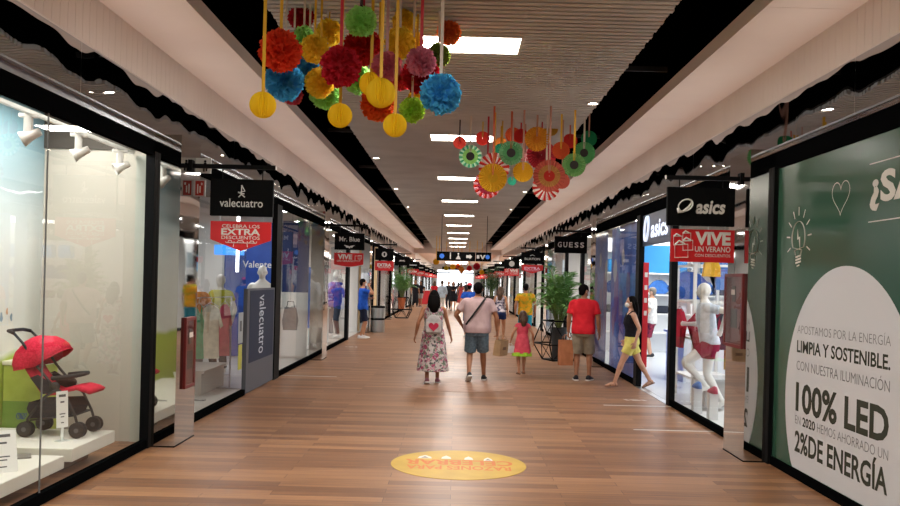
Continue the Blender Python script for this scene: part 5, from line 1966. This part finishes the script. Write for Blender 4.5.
def wire_planter(name, label, loc, rz, w_, h_, seed, n, ph, reach, leaflets, size, pot_c, leafm, pot_z, pot_h, plant_label):
    t = thing('wire_planter', label, 'planter', loc, R(rz), 'black wire frame planters along the corridor')
    hw = w_ / 2
    bot = [(-hw * .62, -hw * .62, .015), (hw * .62, -hw * .62, .015), (hw * .62, hw * .62, .015), (-hw * .62, hw * .62, .015)]
    mid = [(-hw, -hw, h_ * .42), (hw, -hw, h_ * .42), (hw, hw, h_ * .42), (-hw, hw, h_ * .42)]
    top = [(-hw * .66, -hw * .66, h_), (hw * .66, -hw * .66, h_), (hw * .66, hw * .66, h_), (-hw * .66, hw * .66, h_)]
    m = MB()
    for ring in (bot, mid, top):
        for i in range(4):
            m.tube([ring[i], ring[(i + 1) % 4]], .016, 6)
    for i in range(4):
        m.tube([bot[i], mid[i], top[i]], .016, 6)
        c = [(mid[i][k] + mid[(i + 1) % 4][k]) / 2 for k in range(3)]
        m.tube([bot[i], c, bot[(i + 1) % 4]], .01, 6)
        m.tube([top[i], c, top[(i + 1) % 4]], .01, 6)
    m.build('frame', BLACK, t, smooth=True)
    m = MB()
    m.box(-hw * .62, hw * .62, -hw * .62, hw * .62, .01, .03)
    if pot_z > .1:
        m.box(-hw * .7, hw * .7, -.02, .02, pot_z - .03, pot_z - .001).box(-.02, .02, -hw * .7, hw * .7, pot_z - .03, pot_z - .001)
    m.build('base_tray', BLACK, t)
    r = hw * .42
    p = thing('potted_palm', plant_label, 'plant', (loc[0], loc[1], pot_z), R(rz), 'potted palms along the corridor')
    MB().lathe([(.001, 0), (r * .72, 0), (r * .98, pot_h * .86), (r * 1.06, pot_h * .86), (r * 1.06, pot_h), (r * .94, pot_h), (r * .9, pot_h * .9), (.001, pot_h * .9)], seg=28).build('pot', mat('pot_' + name, pot_c, .7), p, smooth=False)
    MB().lathe([(.001, pot_h * .9), (r * .88, pot_h * .905), (r * .8, pot_h * .95), (.001, pot_h * .97)], seg=20).build('soil', mat('soil', '#2b1f17', .95), p)
    lf, stm = frond_set(seed, n, ph, reach, leaflets, size, pot_h * .9)
    stm.build('stem', mat('stem_green', '#5d6b35', .6), p)
    lf.build('foliage', leafm, p)
    return t


wire_planter('dark', 'black wire planter holding the big palm behind the man in red', (2.37, 19.4, 0), 20, .86, .9, 3, 44, 1.6, .56, 15, .27, '#2b2a2a', PALM, .031, .72, 'large bushy palm behind the man in the red shirt')
wire_planter('terracotta', 'black wire planter holding the terracotta pot farther along on the left', (-2.45, 38.7, 0), 10, .86, .95, 5, 30, 1.5, .62, 13, .30, '#b5623a', PALM, .42, .52, 'palm in a terracotta pot beside the left shopfronts')
wire_planter('far', 'black wire planter far along on the right', (1.95, 46.2, 0), 0, .86, .95, 8, 30, 1.75, .55, 13, .30, '#3a2f2a', PALMD, .42, .5, 'dark green palm far along the right side')

# ------------------------------------------------------------------ litter bin
t = thing('litter_bin', 'round stainless steel litter bin with dark top beside the man in blue', 'bin', (-2.55, 28.05, 0))
MB().lathe([(.001, 0), (.23, 0), (.235, .03), (.235, .40), (.001, .40)], seg=32).build('lower_drum', STEEL, t, smooth=False)
MB().lathe([(.22, .401), (.228, .42), (.228, .45), (.22, .469)], seg=32).build('dark_band', BLACK, t)
MB().lathe([(.001, .47), (.235, .47), (.235, .80), (.001, .80)], seg=32).build('upper_drum', STEEL, t)
MB().lathe([(.24, .80), (.245, .82), (.235, .86), (.16, .87), (.15, .84), (.001, .83)], seg=32).build('rim_lid', BLACK, t)

# ------------------------------------------------------------------ floor markings
YF = tint_noise(mat('yellow_floor_vinyl', '#bf9a30', .5), '#b8932b', '#c6a238', 3)
t = thing('floor_sticker', 'round yellow floor sticker with orange lettering in the middle of the corridor', 'sticker', (.068, 8.12, 0.0008))
MB().prism([(.645 * math.cos(a), .645 * math.sin(a)) for a in [2 * PI * k / 96 for k in range(96)]], (0, 0, 0), X3, Y3, Z3, .0022).build('disc', YF, t)
ORI = mat('orange_ink', '#c9702a', .55)
# written to be read by people walking towards the camera
text('RAZONES PARA', ORI, t, (.0, -.17, .0036), (-1, 0, 0), (0, -1, 0), .155, .98, .02)
text('CELEBRAR', ORI, t, (.0, .06, .0036), (-1, 0, 0), (0, -1, 0), .2, 1.04, .03)
for x, y, s_ in ((-.33, .27, .07), (-.12, .27, .05), (.1, .25, .045), (.29, .22, .045)):
    m = MB()
    m.prism([(-s_, -.05), (s_, -.05), (s_ * .8, .03), (0, .10), (-s_ * .8, .03)], (x, y, .0032), X3, Y3, Z3, .0006)
    m.build('bag_pictogram', mat('sticker_white', '#dcd6c8', .5), t)
m = MB()
for x, y, s_ in ((-.33, .27, .04), (.29, .22, .03)):
    m.prism([(-s_, -.03), (s_, -.03), (0, .045)], (x, y, .004), X3, Y3, Z3, .0005)
m.build('pictogram_shade', mat('sticker_grey', '#8c8478', .5), t)
RING_BROWN = tint_noise(mat('brown_floor_ring', '#8d6650', .5), '#84604b', '#a07962', 5)  # brown ring laid flat on the floor, tone varying at random
o = MB().lathe([(.55, 0), (.95, 0), (.95, .0015), (.55, .0015)], seg=64).build('floor_sticker', RING_BROWN, None, loc=(.12, 14.35, .0006))
tag(o, 'flat mottled brown ring on the floor under the feet of the two walking shoppers', 'sticker')
FW = mat('floor_tape_white', '#cfc8c0', .5)
for x0, x1, y, lb in ((-3.05, -2.07, 15.05, 'white distance line on the floor before the left shop window'), (2.19, 3.18, 12.36, 'white distance line on the floor before the sports shop door'),
                      (2.2, 3.19, 10.32, 'white distance line on the floor close to the right mirrored pillar')):
    o = MB().box(-(x1 - x0) / 2, (x1 - x0) / 2, -.022, .022, 0, .0016).build('floor_line', FW, None, loc=((x0 + x1) / 2, y, .0008))
    tag(o, lb, 'floor line', 'white distance lines on the floor')
for x, y, lb in ((2.78, 12.98, 'small white slanted marks on the floor at the sports shop doorway'), (-2.63, 21.7, 'small white marks on the floor near the man in blue')):
    m = MB()
    for dx, wd in ((-.13, .05), (0, .12), (.13, .05)):
        m.prism([(dx - wd / 2 - .02, .05), (dx + wd / 2 - .02, .05), (dx + wd / 2 + .02, -.05), (dx - wd / 2 + .02, -.05)], (0, 0, 0), X3, Y3, Z3, .0016)
    o = m.build('floor_mark', FW, None, loc=(x, y, .0008))
    tag(o, lb, 'floor mark', 'white marks on the floor')


# ------------------------------------------------------------------ clothes and shop furniture
def garment_bm(kind, w_, h_):
    """a hanging garment seen from the front, local x wide, top at z = 0"""
    hw = w_ / 2
    if kind == 'tee':
        o_ = [(-hw * .3, 0), (-hw * .8, -.05), (-hw * 1.45, -.2), (-hw * 1.2, -.30), (-hw * .85, -.22), (-hw * .85, -h_), (hw * .85, -h_), (hw * .85, -.22), (hw * 1.2, -.30), (hw * 1.45, -.2), (hw * .8, -.05), (hw * .3, 0), (0, -.05)]
    elif kind == 'long':
        o_ = [(-hw * .25, 0), (-hw * .8, -.05), (-hw * 1.3, -.3), (-hw * 1.0, -.34), (-hw * .75, -.2), (-hw * .7, -h_ * .5), (-hw * .95, -h_), (hw * .95, -h_), (hw * .7, -h_ * .5), (hw * .75, -.2), (hw * 1.0, -.34), (hw * 1.3, -.3), (hw * .8, -.05), (hw * .25, 0), (0, -.07)]
    else:
        o_ = [(-hw * .5, 0), (-hw * .6, -.12), (-hw * .95, -.22), (-hw * .8, -h_ * .55), (-hw, -h_), (hw, -h_), (hw * .8, -h_ * .55), (hw * .95, -.22), (hw * .6, -.12), (hw * .5, 0), (hw * .25, -.12), (-hw * .25, -.12)]
    m = MB()
    n = len(o_)
    front = [m.bm.verts.new((x, -.035 - .012 * math.sin(x * 40) , z)) for x, z in o_]
    back = [m.bm.verts.new((x, .035, z)) for x, z in o_]
    edge_f = [m.bm.verts.new((x * 1.03, -.012, z)) for x, z in o_]
    f1 = m.bm.faces.new(front)
    f2 = m.bm.faces.new(list(reversed(back)))
    for i in range(n):
        j = (i + 1) % n
        m.bm.faces.new((front[i], edge_f[i], edge_f[j], front[j]))
        m.bm.faces.new((edge_f[i], back[i], back[j], edge_f[j]))
    bmesh.ops.triangulate(m.bm, faces=[f1, f2])
    return m


def garment(kind, w_, h_, c, loc, rz, label, group, name=None, cat='garment'):
    names = dict(tee='t_shirt', long='dress', tank='tank_top')
    t = thing(name or names[kind], label, cat, loc, R(rz), group)
    o = garment_bm(kind, w_, h_).build('cloth', fabric('cloth_' + c.lstrip('#'), c), t, smooth=False)
    m = MB()
    m.tube([(-w_ * .42, 0, -.03), (0, 0, .045), (w_ * .42, 0, -.03)], .006, 6).tube([(0, 0, .045), (0, 0, .075), (.018, 0, .095), (.0, 0, .115)], .004, 6)
    m.build('hanger', STEEL, t)
    return t


def rail(loc, length, h_, rz, label):
    t = thing('clothes_rail', label, 'clothes rail', loc, R(rz), 'clothes rails in the shops')
    m = MB()
    m.tube([(-length / 2, 0, 0), (-length / 2, 0, h_), (length / 2, 0, h_), (length / 2, 0, 0)], .014, 8)
    m.build('rail', STEEL, t, smooth=True)
    m = MB()
    for x in (-length / 2, length / 2):
        m.box(x - .03, x + .03, -.22, .22, 0, .02)
    m.build('foot', STEEL, t)
    return t


def shop_table(loc, sx, sy, sz, label, c='#d8d5d0', rz=0):
    t = thing('display_table', label, 'display table', loc, R(rz), 'white display tables in the shops')
    m_ = mat('table_' + c.lstrip('#'), c, .4)
    MB().box(-sx / 2, sx / 2, -sy / 2, sy / 2, sz - .04, sz).build('top', m_, t, bevel=.004)
    m = MB()
    m.box(-sx / 2 + .05, sx / 2 - .05, -sy / 2 + .05, sy / 2 - .05, 0, sz - .04)
    m.build('body', m_, t)
    return t


def mannequin(label, loc, rz, H, top, bottom, pose, base=.02, headless=False, group='white shop mannequins'):
    MW = mat('mannequin_white', '#dfdedb', .35)
    I = person(label, (loc[0], loc[1], loc[2] + base), rz, H, MW, top, bottom, None, None, 'm', pose, vox=.011, fingers=False)
    t = I['t']
    t.name = 'mannequin'
    t['category'] = 'mannequin'
    t['group'] = group
    for ch in list(t.children):
        if ch.name.startswith('eyes'):
            bpy.data.objects.remove(ch)
    k = 1 / I['k']
    m = MB()
    m.lathe([(.001, -base * k), (.2 * k, -base * k), (.2 * k, (-base + .012) * k), (.001, (-base + .012) * k)], seg=32)
    m.build('base_plate', STEEL, t)
    return I


# second shop on the left (behind the serif sign)
SG = 'clothes hanging in the second shop on the left'
rail((-3.55, 12.45, 0), 1.3, 1.42, 81, 'clothes rail with white and pink garments behind the glass of the second left shop')
def on_rail(u):
    a = R(81)
    return (-3.55 + u * math.cos(a), 12.45 + u * math.sin(a))
for u, kd, w_, h_, c, lb in ((-.45, 'tank', .16, .75, '#4f9f7c', 'green garment hanging at the near end of the left shop rail'), (-.05, 'long', .26, .78, '#d9d3c6', 'long cream white garment hanging on the left shop rail'),
                             (.42, 'long', .17, .78, '#c85a72', 'pink long garment hanging beside the cream one')):
    x, y = on_rail(u)
    garment(kd, w_, h_, c, (x, y, 1.31), 12, lb, SG)
shop_table((-3.95, 12.9, 0), .7, 1.3, .36, 'low pale display box under the clothes rail in the second left shop', '#a9a6a0')
shop_table((-5.3, 14.0, 0), 1.0, 1.0, .55, 'grey display box deeper inside the second left shop', '#96938e')
rail((-5.2, 12.2, 0), 1.6, 1.6, 80, 'second clothes rail deeper in the left shop')
for k, c in enumerate(('#b8762c', '#23262c', '#3c4450', '#6a6f52', '#2b2b2b')):
    garment('tee', .42, .6, c, (-5.2 + .17 * (k * .3 - .6), 12.2 + (k - 2) * .28, 1.49), 0, ('ochre', 'black', 'slate grey', 'olive', 'second black')[k] + ' t-shirt on the rail deeper in the left shop', 'shirts on the deeper rail of the left shop')
mannequin('white mannequin in a lime yellow vest deep in the left shop', (-4.15, 15.0, 0), 160, 1.75, dict(mat=fabric('lime_vest', '#b5b83a'), hem=.84, fit=.02, sleeve=.5, name='vest'),
          dict(kind='pants', mat=fabric('black_cotton', '#15151a'), len=1), dict(), .02)
mannequin('white mannequin wearing an ochre orange shirt near the mirrored pillar in the left shop', (-4.33, 14.1, 0), 30, 1.72, dict(mat=fabric('ochre_shirt', '#b8762c'), hem=.84, fit=.02, sleeve=.6),
          dict(kind='pants', mat=fabric('grey_slacks', '#55585c'), len=1), dict(), .02)
mannequin('white mannequin standing before the blue poster beside the navy board', (-3.52, 15.45, 0), 185, 1.90, None, dict(kind='pants', mat=fabric('cream_slacks', '#d6d2c8'), len=1), dict(lw=(-.26, -.06, .95)), .05)
PB = tint_noise(mat('poster_blue', '#23479b', .45), '#1d3f92', '#2b53aa', 1.5)
t = thing('wall_poster', 'tall deep blue poster on the end wall behind the white mannequin', 'poster', (-4.28, 18.28, 0))
MB().box(-.7, .52, -.02, 0, .02, 2.9).build('sheet', PB, t)
text('Valente', WHITEM, t, (.0, -.023, 2.0), U, V, .14, .62, .01)
t = thing('wall_poster', 'poster with blue upper half and white lower half behind the left shop window', 'poster', (-3.45, 18.28, 0))
MB().box(-.29, .28, -.02, 0, 1.42, 2.95).build('blue_sheet', mat('poster_navy', '#1d3570', .4), t)
MB().box(-.29, .28, -.02, 0, .05, 1.42).build('white_sheet', WHITE, t)
t = thing('tote_bag', 'grey tote bag hanging in the left shop window before the white panel', 'bag', (-3.4, 17.55, 1.2))
MB().rings([[(-.14, -.04, -.55), (.14, -.04, -.55), (.14, .04, -.55), (-.14, .04, -.55)], [(-.16, -.05, -.35), (.16, -.05, -.35), (.16, .05, -.35), (-.16, .05, -.35)], [(-.12, -.02, -.08), (.12, -.02, -.08), (.12, .02, -.08), (-.12, .02, -.08)]]).build('bag', fabric('tote_grey', '#77797c'), t)
MB().tube([(-.08, 0, -.09), (-.06, 0, .04), (.06, 0, .04), (.08, 0, -.09)], .01, 6).tube([(0, 0, .045), (0, 0, 2.22)], .003, 5).build('handle', mat('strap_black', '#141416', .6), t)
# blue glowing sign and white light inside
t = tag(MB().box(-.3, .3, -.02, .02, -.1, .1).build('light_sign', mat('blue_lightbox', '#2f7fe0', .4, emit='#2f86f0', strength=.5), None, loc=(-4.6, 17.2, 2.26)), 'small glowing blue light box high inside the second left shop', 'sign')
MB().tube([(-.2, 0, .1), (-.2, 0, 1.16)], .006, 6).tube([(.2, 0, .1), (.2, 0, 1.16)], .006, 6).build('hanger_rod', STEEL, t)
t = tag(MB().box(-.025, .025, -.025, .025, 0, 1.2).build('tube_lamp', mat('tube_lamp', '#ffffff', .4, emit='#ffffff', strength=3), None, loc=(-4.38, 17.0, 1.82)), 'upright white tube lamp inside the second left shop', 'light')
MB().box(-.03, .03, -.03, .03, 1.2, 1.23).tube([(0, 0, 1.23), (0, 0, 1.6)], .006, 6).build('hanger_rod', STEEL, t)
# navy board in the facade
t = thing('sign_board', 'navy blue upright board with white vertical lettering on a grey panel at the left shopfront', 'sign', (XL, 13.4, 0))
MB().box(-.03, .03, -.93, .93, .01, 1.56).build('grey_panel', mat('board_grey', '#55575f', .6), t, bevel=.004)
MB().box(.03, .034, -.78, .86, .45, 1.53).build('navy_face', mat('board_navy', '#13213c', .7), t)
text('valecuatro', mat('board_letters', '#b9c3d0', .5), t, (.037, .04, 1.0), (0, 0, -1), (0, 1, 0), .42, .92, .004)
# small notices on the glass
t = tag(MB().box(0, .003, -.13, .13, 1.0 - .22, 1.22).build('glass_notice', mat('notice_grey', '#9aa3a8', .5), None, loc=(XL + .006, 12.2, 0)), 'pale notice stuck inside the left shop glass beside the navy board', 'notice')
MB().box(.003, .004, -.05, .05, .95, 1.1).build('printing', mat('print_grey', '#4a4c50', .6), t)
t = tag(MB().box(0, .003, -.1, .1, .40, .76).build('glass_notice', mat('notice_yellow', '#b9b64a', .5), None, loc=(XL + .006, 12.2, 0)), 'yellow strip notice low on the left shop glass beside the navy board', 'notice')

# third shop on the left (winged emblem)
mannequin('mannequin in a purple and blue jacket behind the glass of the third left shop', (-3.48, 24.6, 0), 150, 1.9, dict(mat=tint_noise(fabric('purple_print', '#5d3a8a'), '#2d3f9a', '#7a4a86', 6), hem=.8, fit=.025, sleeve=1.4, name='jacket'),
          dict(kind='pants', mat=fabric('slate_slacks', '#39414e'), len=1), dict(), .04)
shop_table((-3.62, 22.6, 0), .5, 1.0, .95, 'pale box table behind the glass of the third left shop', '#9fb0b4')
t = tag(MB().box(-.02, .02, -.6, .6, .4, 2.6).build('wall_poster', mat('poster_sky', '#9fc4e6', .5), None, loc=(-4.4, 20.5, 0)), 'pale blue poster panel inside the third left shop', 'poster')
rail((-3.6, 21.2, 0), 1.4, 2.12, 90, 'clothes rail by the entrance of the third left shop')
garment('long', .5, 1.5, '#2f6fd0', (-3.6, 20.9, 2.0), 20, 'long bright blue garment by the entrance of the third left shop', 'garments in the third left shop')
garment('long', .4, 1.3, '#d9dee6', (-3.6, 21.5, 2.0), 20, 'long white garment by the entrance of the third left shop', 'garments in the third left shop')

# ---- sports shop on the right
NV = mat('fascia_navy', '#16264d', .4)
t = thing('shop_fascia_sign', 'navy fascia above the sports shop door with glowing white lettering', 'sign', (XR, 13.65, 2.69))
MB().box(.0, .06, -1.0, 1.0, -.26, .26).build('panel', NV, t)
text('asics', mat('glowing_letters', '#e8f0ff', .4, emit='#dbe8ff', strength=.55), t, (-.006, -.2, -.0), (0, -1, 0), (.0, -.15, 1), .27, 1.15, .03)
m = MB()
m.tube([(-.008, .66 - .14 * math.cos(a) - .05 * math.sin(a), .02 + .21 * math.sin(a)) for a in [R(200 - 20 * k) for k in range(19)]], .03, 8, flat=.3)
m.build('swirl_emblem', MATS['glowing_letters'], t, smooth=True)
# red poster strip at the door jamb
t = thing('poster_strip', 'narrow red poster strip with white marks at the sports shop door jamb', 'poster', (XR + .02, 14.62, 0))
MB().box(-.0, .09, -.012, .012, .35, 2.15).build('strip', mat('strip_red', '#c4202e', .5), t)
for k in range(4):
    MB().box(.02, .07, -.0145, -.0125, 1.9 - k * .22, 1.98 - k * .22).build('mark', LETTER, t)
# blue window with printed backing
BW = tint_noise(mat('window_print_blue', '#2a5bc8', .4), '#1d46ac', '#4a7cdc', 1.8, lo=.42, hi=.6)
t = thing('window_backing', 'deep blue printed backing with purple shapes in the window behind the woman in yellow shorts', 'window display', (XR + .075, 16.45, 0))
MB().box(0, .03, -1.5, 1.5, .02, 2.93).build('print', BW, t)
m = MB()
for y, z, ry, rz_ in ((.9, 1.6, .22, .5), (.4, 1.3, .2, .42), (1.15, 1.05, .15, .3), (-.3, 1.75, .18, .3)):
    m.prism([(ry * math.cos(a), rz_ * math.sin(a) * (1 + .2 * math.sin(3 * a))) for a in [2 * PI * k / 24 for k in range(24)]], (-.001, y, z), Y3, Z3, (-1, 0, 0), .004)
m.build('purple_shape', mat('print_purple', '#6a4a9c', .4), t)
m = MB()
for y, z, r in ((1.05, 2.05, .24), (.25, 2.3, .16)):
    m.prism([(r * .8 * math.cos(a), r * math.sin(a)) for a in [2 * PI * k / 24 for k in range(24)]], (-.001, y, z), Y3, Z3, (-1, 0, 0), .005)
m.build('pale_shape', mat('print_pale', '#b9bcc8', .4), t)

SWALL = mat('shop_white_wall', '#e3e6ea', .6)
struct(MB().box(8.3, 8.4, 9.0, 27, 0, 3.4).build('wall_shop_back', SWALL))
# end wall shelves facing the corridor mouth: a wall unit at y = 22.3 seen through the door
t = thing('wall_shelving', 'bright white wall shelving with folded and hanging blue shirts in the sports shop', 'shelving', (5.55, 22.6, 0))
MB().box(-1.9, 1.9, .1, .16, 0, 3.0).build('back_panel', SWALL, t)
m = MB()
for z in (.5, 1.0, 1.5, 2.06, 2.62):
    m.box(-1.9, 1.9, -.3, .1, z, z + .03)
m.build('shelf', WHITE, t)
m = MB()
for x in (-1.9, -.65, .63, 1.88):
    m.box(x, x + .03, -.3, .1, 0, 3.0)
m.build('upright', WHITE, t)
SHB = 'blue shirts on the white wall shelving'
k = 0
for x, c, kd in ((-1.35, '#27406f', 'tee'), (-.95, '#2b4a84', 'tee'), (-.2, '#3d6bb0', 'tee'), (.3, '#2b3f66', 'tee'), (1.0, '#4a72b8', 'tee'), (1.45, '#253656', 'tee')):
    garment('tee', .4, .36, c, (5.55 + x, 22.42, 1.91), 0, 'hanging shirt, %s from the left in the upper row of the bright wall shelving' % WORDS[k], SHB)
    k += 1
k = 0
for x, c in ((-1.4, '#1f8fd0'), (-.9, '#2aa0dd'), (-.1, '#1c6fb8'), (.35, '#2f86c8'), (1.1, '#5aa7da')):
    o = MB().box(-.17, .17, -.14, .14, 0, .34).build('folded_clothes', fabric('cloth_' + c.lstrip('#'), c), None, bevel=.03, loc=(5.55 + x, 22.46, 2.093))
    tag(o, 'stack of folded blue clothes, %s from left on the top bright shelf' % WORDS[k], 'folded clothes', 'folded clothes on the top shelf')
    k += 1
k = 0
for x, c in ((-1.4, '#39404c'), (-.9, '#7a2438'), (-.1, '#2b2f3a'), (.35, '#b6bac0'), (1.1, '#7f8790'), (1.5, '#39404c')):
    o = MB().box(-.17, .17, -.14, .14, 0, .2).build('folded_clothes', fabric('cloth_' + c.lstrip('#'), c), None, bevel=.03, loc=(5.55 + x, 22.46, 1.033))
    tag(o, 'stack of folded clothes, %s from left on the middle bright shelf' % WORDS[k], 'folded clothes', 'folded clothes on the middle shelf')
    k += 1
# large screen picture high on the wall
t = tag(MB().box(-.5, .5, -.02, .02, -.3, .3).build('lit_picture', mat('lit_picture', '#3a9ad8', .4, emit='#4aa6e6', strength=.3), None, loc=(4.15, 18.6, 2.34)), 'lit bright blue picture panel hanging inside the sports shop above the shelving', 'sign')
MB().tube([(-.4, 0, .3), (-.4, 0, 1.08)], .005, 5).tube([(.4, 0, .3), (.4, 0, 1.08)], .005, 5).build('hanger_rod', STEEL, t)
# gondola frame just behind the glass
t = thing('display_gondola', 'white metal display gondola with arms behind the sports shop glass', 'shelving', (3.9, 13.3, 0))
m = MB()
for x, y in ((-.3, -.5), (.35, -.5), (-.3, .5), (.35, .5)):
    m.box(x - .022, x + .022, y - .022, y + .022, 0, 2.1)
for z in (.35, .95, 1.5, 2.06):
    m.box(-.3, .35, -.52, -.48, z, z + .035).box(-.3, .35, .48, .52, z, z + .035).box(-.32, -.28, -.5, .5, z, z + .035).box(.33, .37, -.5, .5, z, z + .035)
m.build('frame', WHITE, t)
MB().box(-.28, .33, -.48, .48, .355, .38).build('shelf', WHITE, t)
GG = 'clothes hanging on the gondola in the sports shop'
for k, (x, y, z, c, w_, h_) in enumerate(((-.12, -.56, 1.42, '#8a2038', .42, .62), (.22, -.56, 1.42, '#2c313a', .36, .6), (-.36, .1, 1.4, '#a3273f', .42, .6), (-.1, .56, 2.0, '#3d62b0', .44, .45))):
    garment('tee', w_, h_, c, (3.9 + x, 13.3 + y, z), 0 if k != 2 else 90, ('maroon shirt on the near side of the white gondola', 'dark shirt beside the maroon one on the gondola', 'crimson shirt on the corridor side of the gondola', 'blue shirt high on the far side of the gondola')[k], GG)
t = thing('display_board', 'tall brown and orange patterned panel behind the running mannequin', 'panel', (4.35, 13.0, 0))
MB().box(-.22, .22, -.02, .02, .5, 1.85).build('panel', tint_noise(mat('panel_brown', '#8a6a4a', .6), '#6f543a', '#b98a3a', 7), t)
MB().box(-.2, .2, -.1, .1, 0, .03).box(-.02, .02, -.02, .02, .03, .5).build('foot', STEEL, t)
t = thing('hanging_rail', 'high hanging rail above the running mannequin in the sports shop', 'clothes rail', (3.9, 12.55, 2.38))
MB().tube([(-.36, -.35, 0), (-.24, -.35, 0), (.25, .35, 0), (.5, .35, 0)], .012, 8).build('rail', STEEL, t, smooth=True)
MB().tube([(-.3, -.35, 0), (-.3, -.35, 1.04)], .006, 6).tube([(.4, .35, 0), (.4, .35, 1.04)], .006, 6).build('hanger_rod', STEEL, t)
garment('tank', .26, .36, '#e0ac3a', (3.66, 12.2, 2.265), 0, 'amber yellow top hanging high just below the red banner', 'bright tops hanging high in the sports shop window')
garment('tee', .5, .55, '#5f86c8', (4.15, 12.9, 2.265), 0, 'light blue shirt hanging behind the running mannequin', 'bright tops hanging high in the sports shop window')
shop_table((3.98, 12.6, 0), .75, .6, .42, 'grey display cube behind the running mannequin', '#b0b2b4')
shop_table((4.6, 16.2, 0), .9, 1.4, .9, 'white display table inside the sports shop', '#d8dade')
I = mannequin('white running mannequin in a pale shirt and maroon shorts behind the sports shop glass', (3.64, 12.1, 0), 78, 1.80, dict(mat=fabric('ice_white_cotton', '#cfd6e2'), hem=.9, fit=.014, sleeve=.6),
              dict(kind='shorts', mat=fabric('maroon_cotton', '#8c2244'), len=.5, loose=.016), dict(lf=(-.1, .06, .34), rf=(.1, -.18, .12), lp=-10, rp=-30, lw=(-.24, -.12, 1.12), rw=(.2, .30, 1.16), lpole=(-.3, -1, -.3), lean=(0, .16), hy=10), .02)
# acrylic block and shoes at its feet
for x, y, c, lb in ((3.42, 11.2, '#d9dbdd', 'clear white block stand nearest the pillar in the sports shop window'), (3.36, 11.72, '#c9ccd0', 'clear white block stand beside the running mannequin')):
    tag(MB().box(-.06, .06, -.06, .06, 0, .36).build('block_stand', mat('acrylic_' + c[1:], c, .2), None, bevel=.006, loc=(x, y, 0)), lb, 'stand', 'clear stands in the sports shop window')
for k, (x, y) in enumerate(((3.42, 11.2), (3.36, 11.72))):
    m = MB()
    out = []
    for yy, hw, zt in ((-.13, .022, .08), (-.1, .038, .1), (-.04, .043, .095), (.03, .043, .07), (.09, .047, .05), (.14, .034, .035), (.16, .012, .02)):
        out.append([Vector((math.cos(a) * hw, yy, zt * max(0, math.sin(a)) ** .7)) for a in [PI * q / 10 for q in range(11)]])
    o = m.rings(out).build('running_shoe', mat('running_shoe_%d' % k, ('#b8345a', '#3a78c8')[k], .5), None, smooth=True, loc=(x, y, .3605))
    tag(o, ('pink running shoe on the clear block nearest the pillar', 'blue running shoe on the clear block beside the mannequin')[k], 'shoe', 'running shoes on clear stands')
FRW = mat('shop_window_floor', '#d6d8d8', .3)
struct(MB().box(XR + .06, 4.8, 9.25, 12.5, 0, .012).build('floor_window_deck', FRW))
struct(MB().box(XR + .06, 8.2, 12.5, 23, 0, .006).build('floor_sports_shop', mat('sports_shop_floor', '#c9cdd2', .25)))

# ---- GUESS-side and farther shops: light panels, rails, tables, posters
t = thing('wall_poster', 'lit whitish picture panel beyond the spaced capitals sign on the right', 'poster', (3.34, 26.3, 2.2))
MB().box(0, .03, -.45, .45, -.25, .3).build('sheet', mat('poster_lit', '#c4dcea', .4, emit='#c9e2f0', strength=.4), t)
MB().tube([(.015, 0, .3), (.015, 0, 1.22)], .006, 5).build('hanger_rod', STEEL, t)
t = thing('wall_poster', 'glowing cyan picture panel deeper along the right shopfronts beyond the palm', 'poster', (3.34, 29.7, 2.15))
MB().box(0, .03, -.5, .5, -.3, .35).build('sheet', mat('poster_cyan', '#5fb8e8', .4, emit='#5fc0f0', strength=.5), t)
MB().tube([(.015, 0, .35), (.015, 0, 1.27)], .006, 5).build('hanger_rod', STEEL, t)
CREAM = mat('cream_wood', '#cdb58c', .5)
for y in (28.4, 30.0, 32.4):
    struct(MB().box(-3.3, -3.04, y, y + .35, 0, 2.97).build('trim_cream_post', CREAM))
    struct(MB().box(-3.3, -3.06, y + .6, y + .9, 0, 2.97).build('trim_dark_post', BLACK))
rnd = random.Random(4)
PAL = ['#b23a44', '#d7d2c8', '#2c3f6b', '#7d8a6a', '#c79a55', '#3a3a40', '#8fb3cf', '#a8708a']
for i in range(4, 12):
    for s in (-1, 1):
        y = PIL[i] + 4.6
        side = 'left' if s < 0 else 'right'
        nm = ['fourth', 'fifth', 'sixth', 'seventh', 'eighth', 'ninth', 'tenth', 'eleventh'][i - 4]
        c = PAL[(i * 2 + (s > 0)) % 8]
        if i < 9:
            o = MB().box(-.03, .03, -2.6, 2.6, .1, 2.9).build('wall_poster', mat('poster_' + c[1:], c, .6), None, loc=(s * 5.6, y + 1.0, 0))
            tag(o, 'broad coloured wall panel in the %s shop along the %s side' % (nm, side), 'poster', 'wall panels of the far shops')
            shop_table((s * 4.35, y - 1.8, 0), .9, 1.2, .85, 'display table in the %s shop along the %s side' % (nm, side))
        if i < 7:
            rail((s * 4.0, y + 1.2, 0), 1.5, 1.5, 90, 'clothes rail in the %s shop along the %s side' % (nm, side))
            for k in range(4):
                garment('tee', .42, .62, rnd.choice(PAL), (s * 4.0, y + .7 + k * .34, 1.39), 20 * s, '%s shirt on the clothes rail of the %s shop along the %s side' % (WORDS[k], nm, side), 'shirts on far shop rails')
t = thing('promo_counter', 'red promotion counter beyond the potted palm at left', 'counter', (-1.95, 62.5, 0))
MB().box(-.7, .7, -.3, .3, 0, 1.0).build('body', mat('counter_red', '#b8242c', .5), t)
MB().box(-.75, .75, -.35, .35, 1.0, 1.04).build('top', WHITE, t)
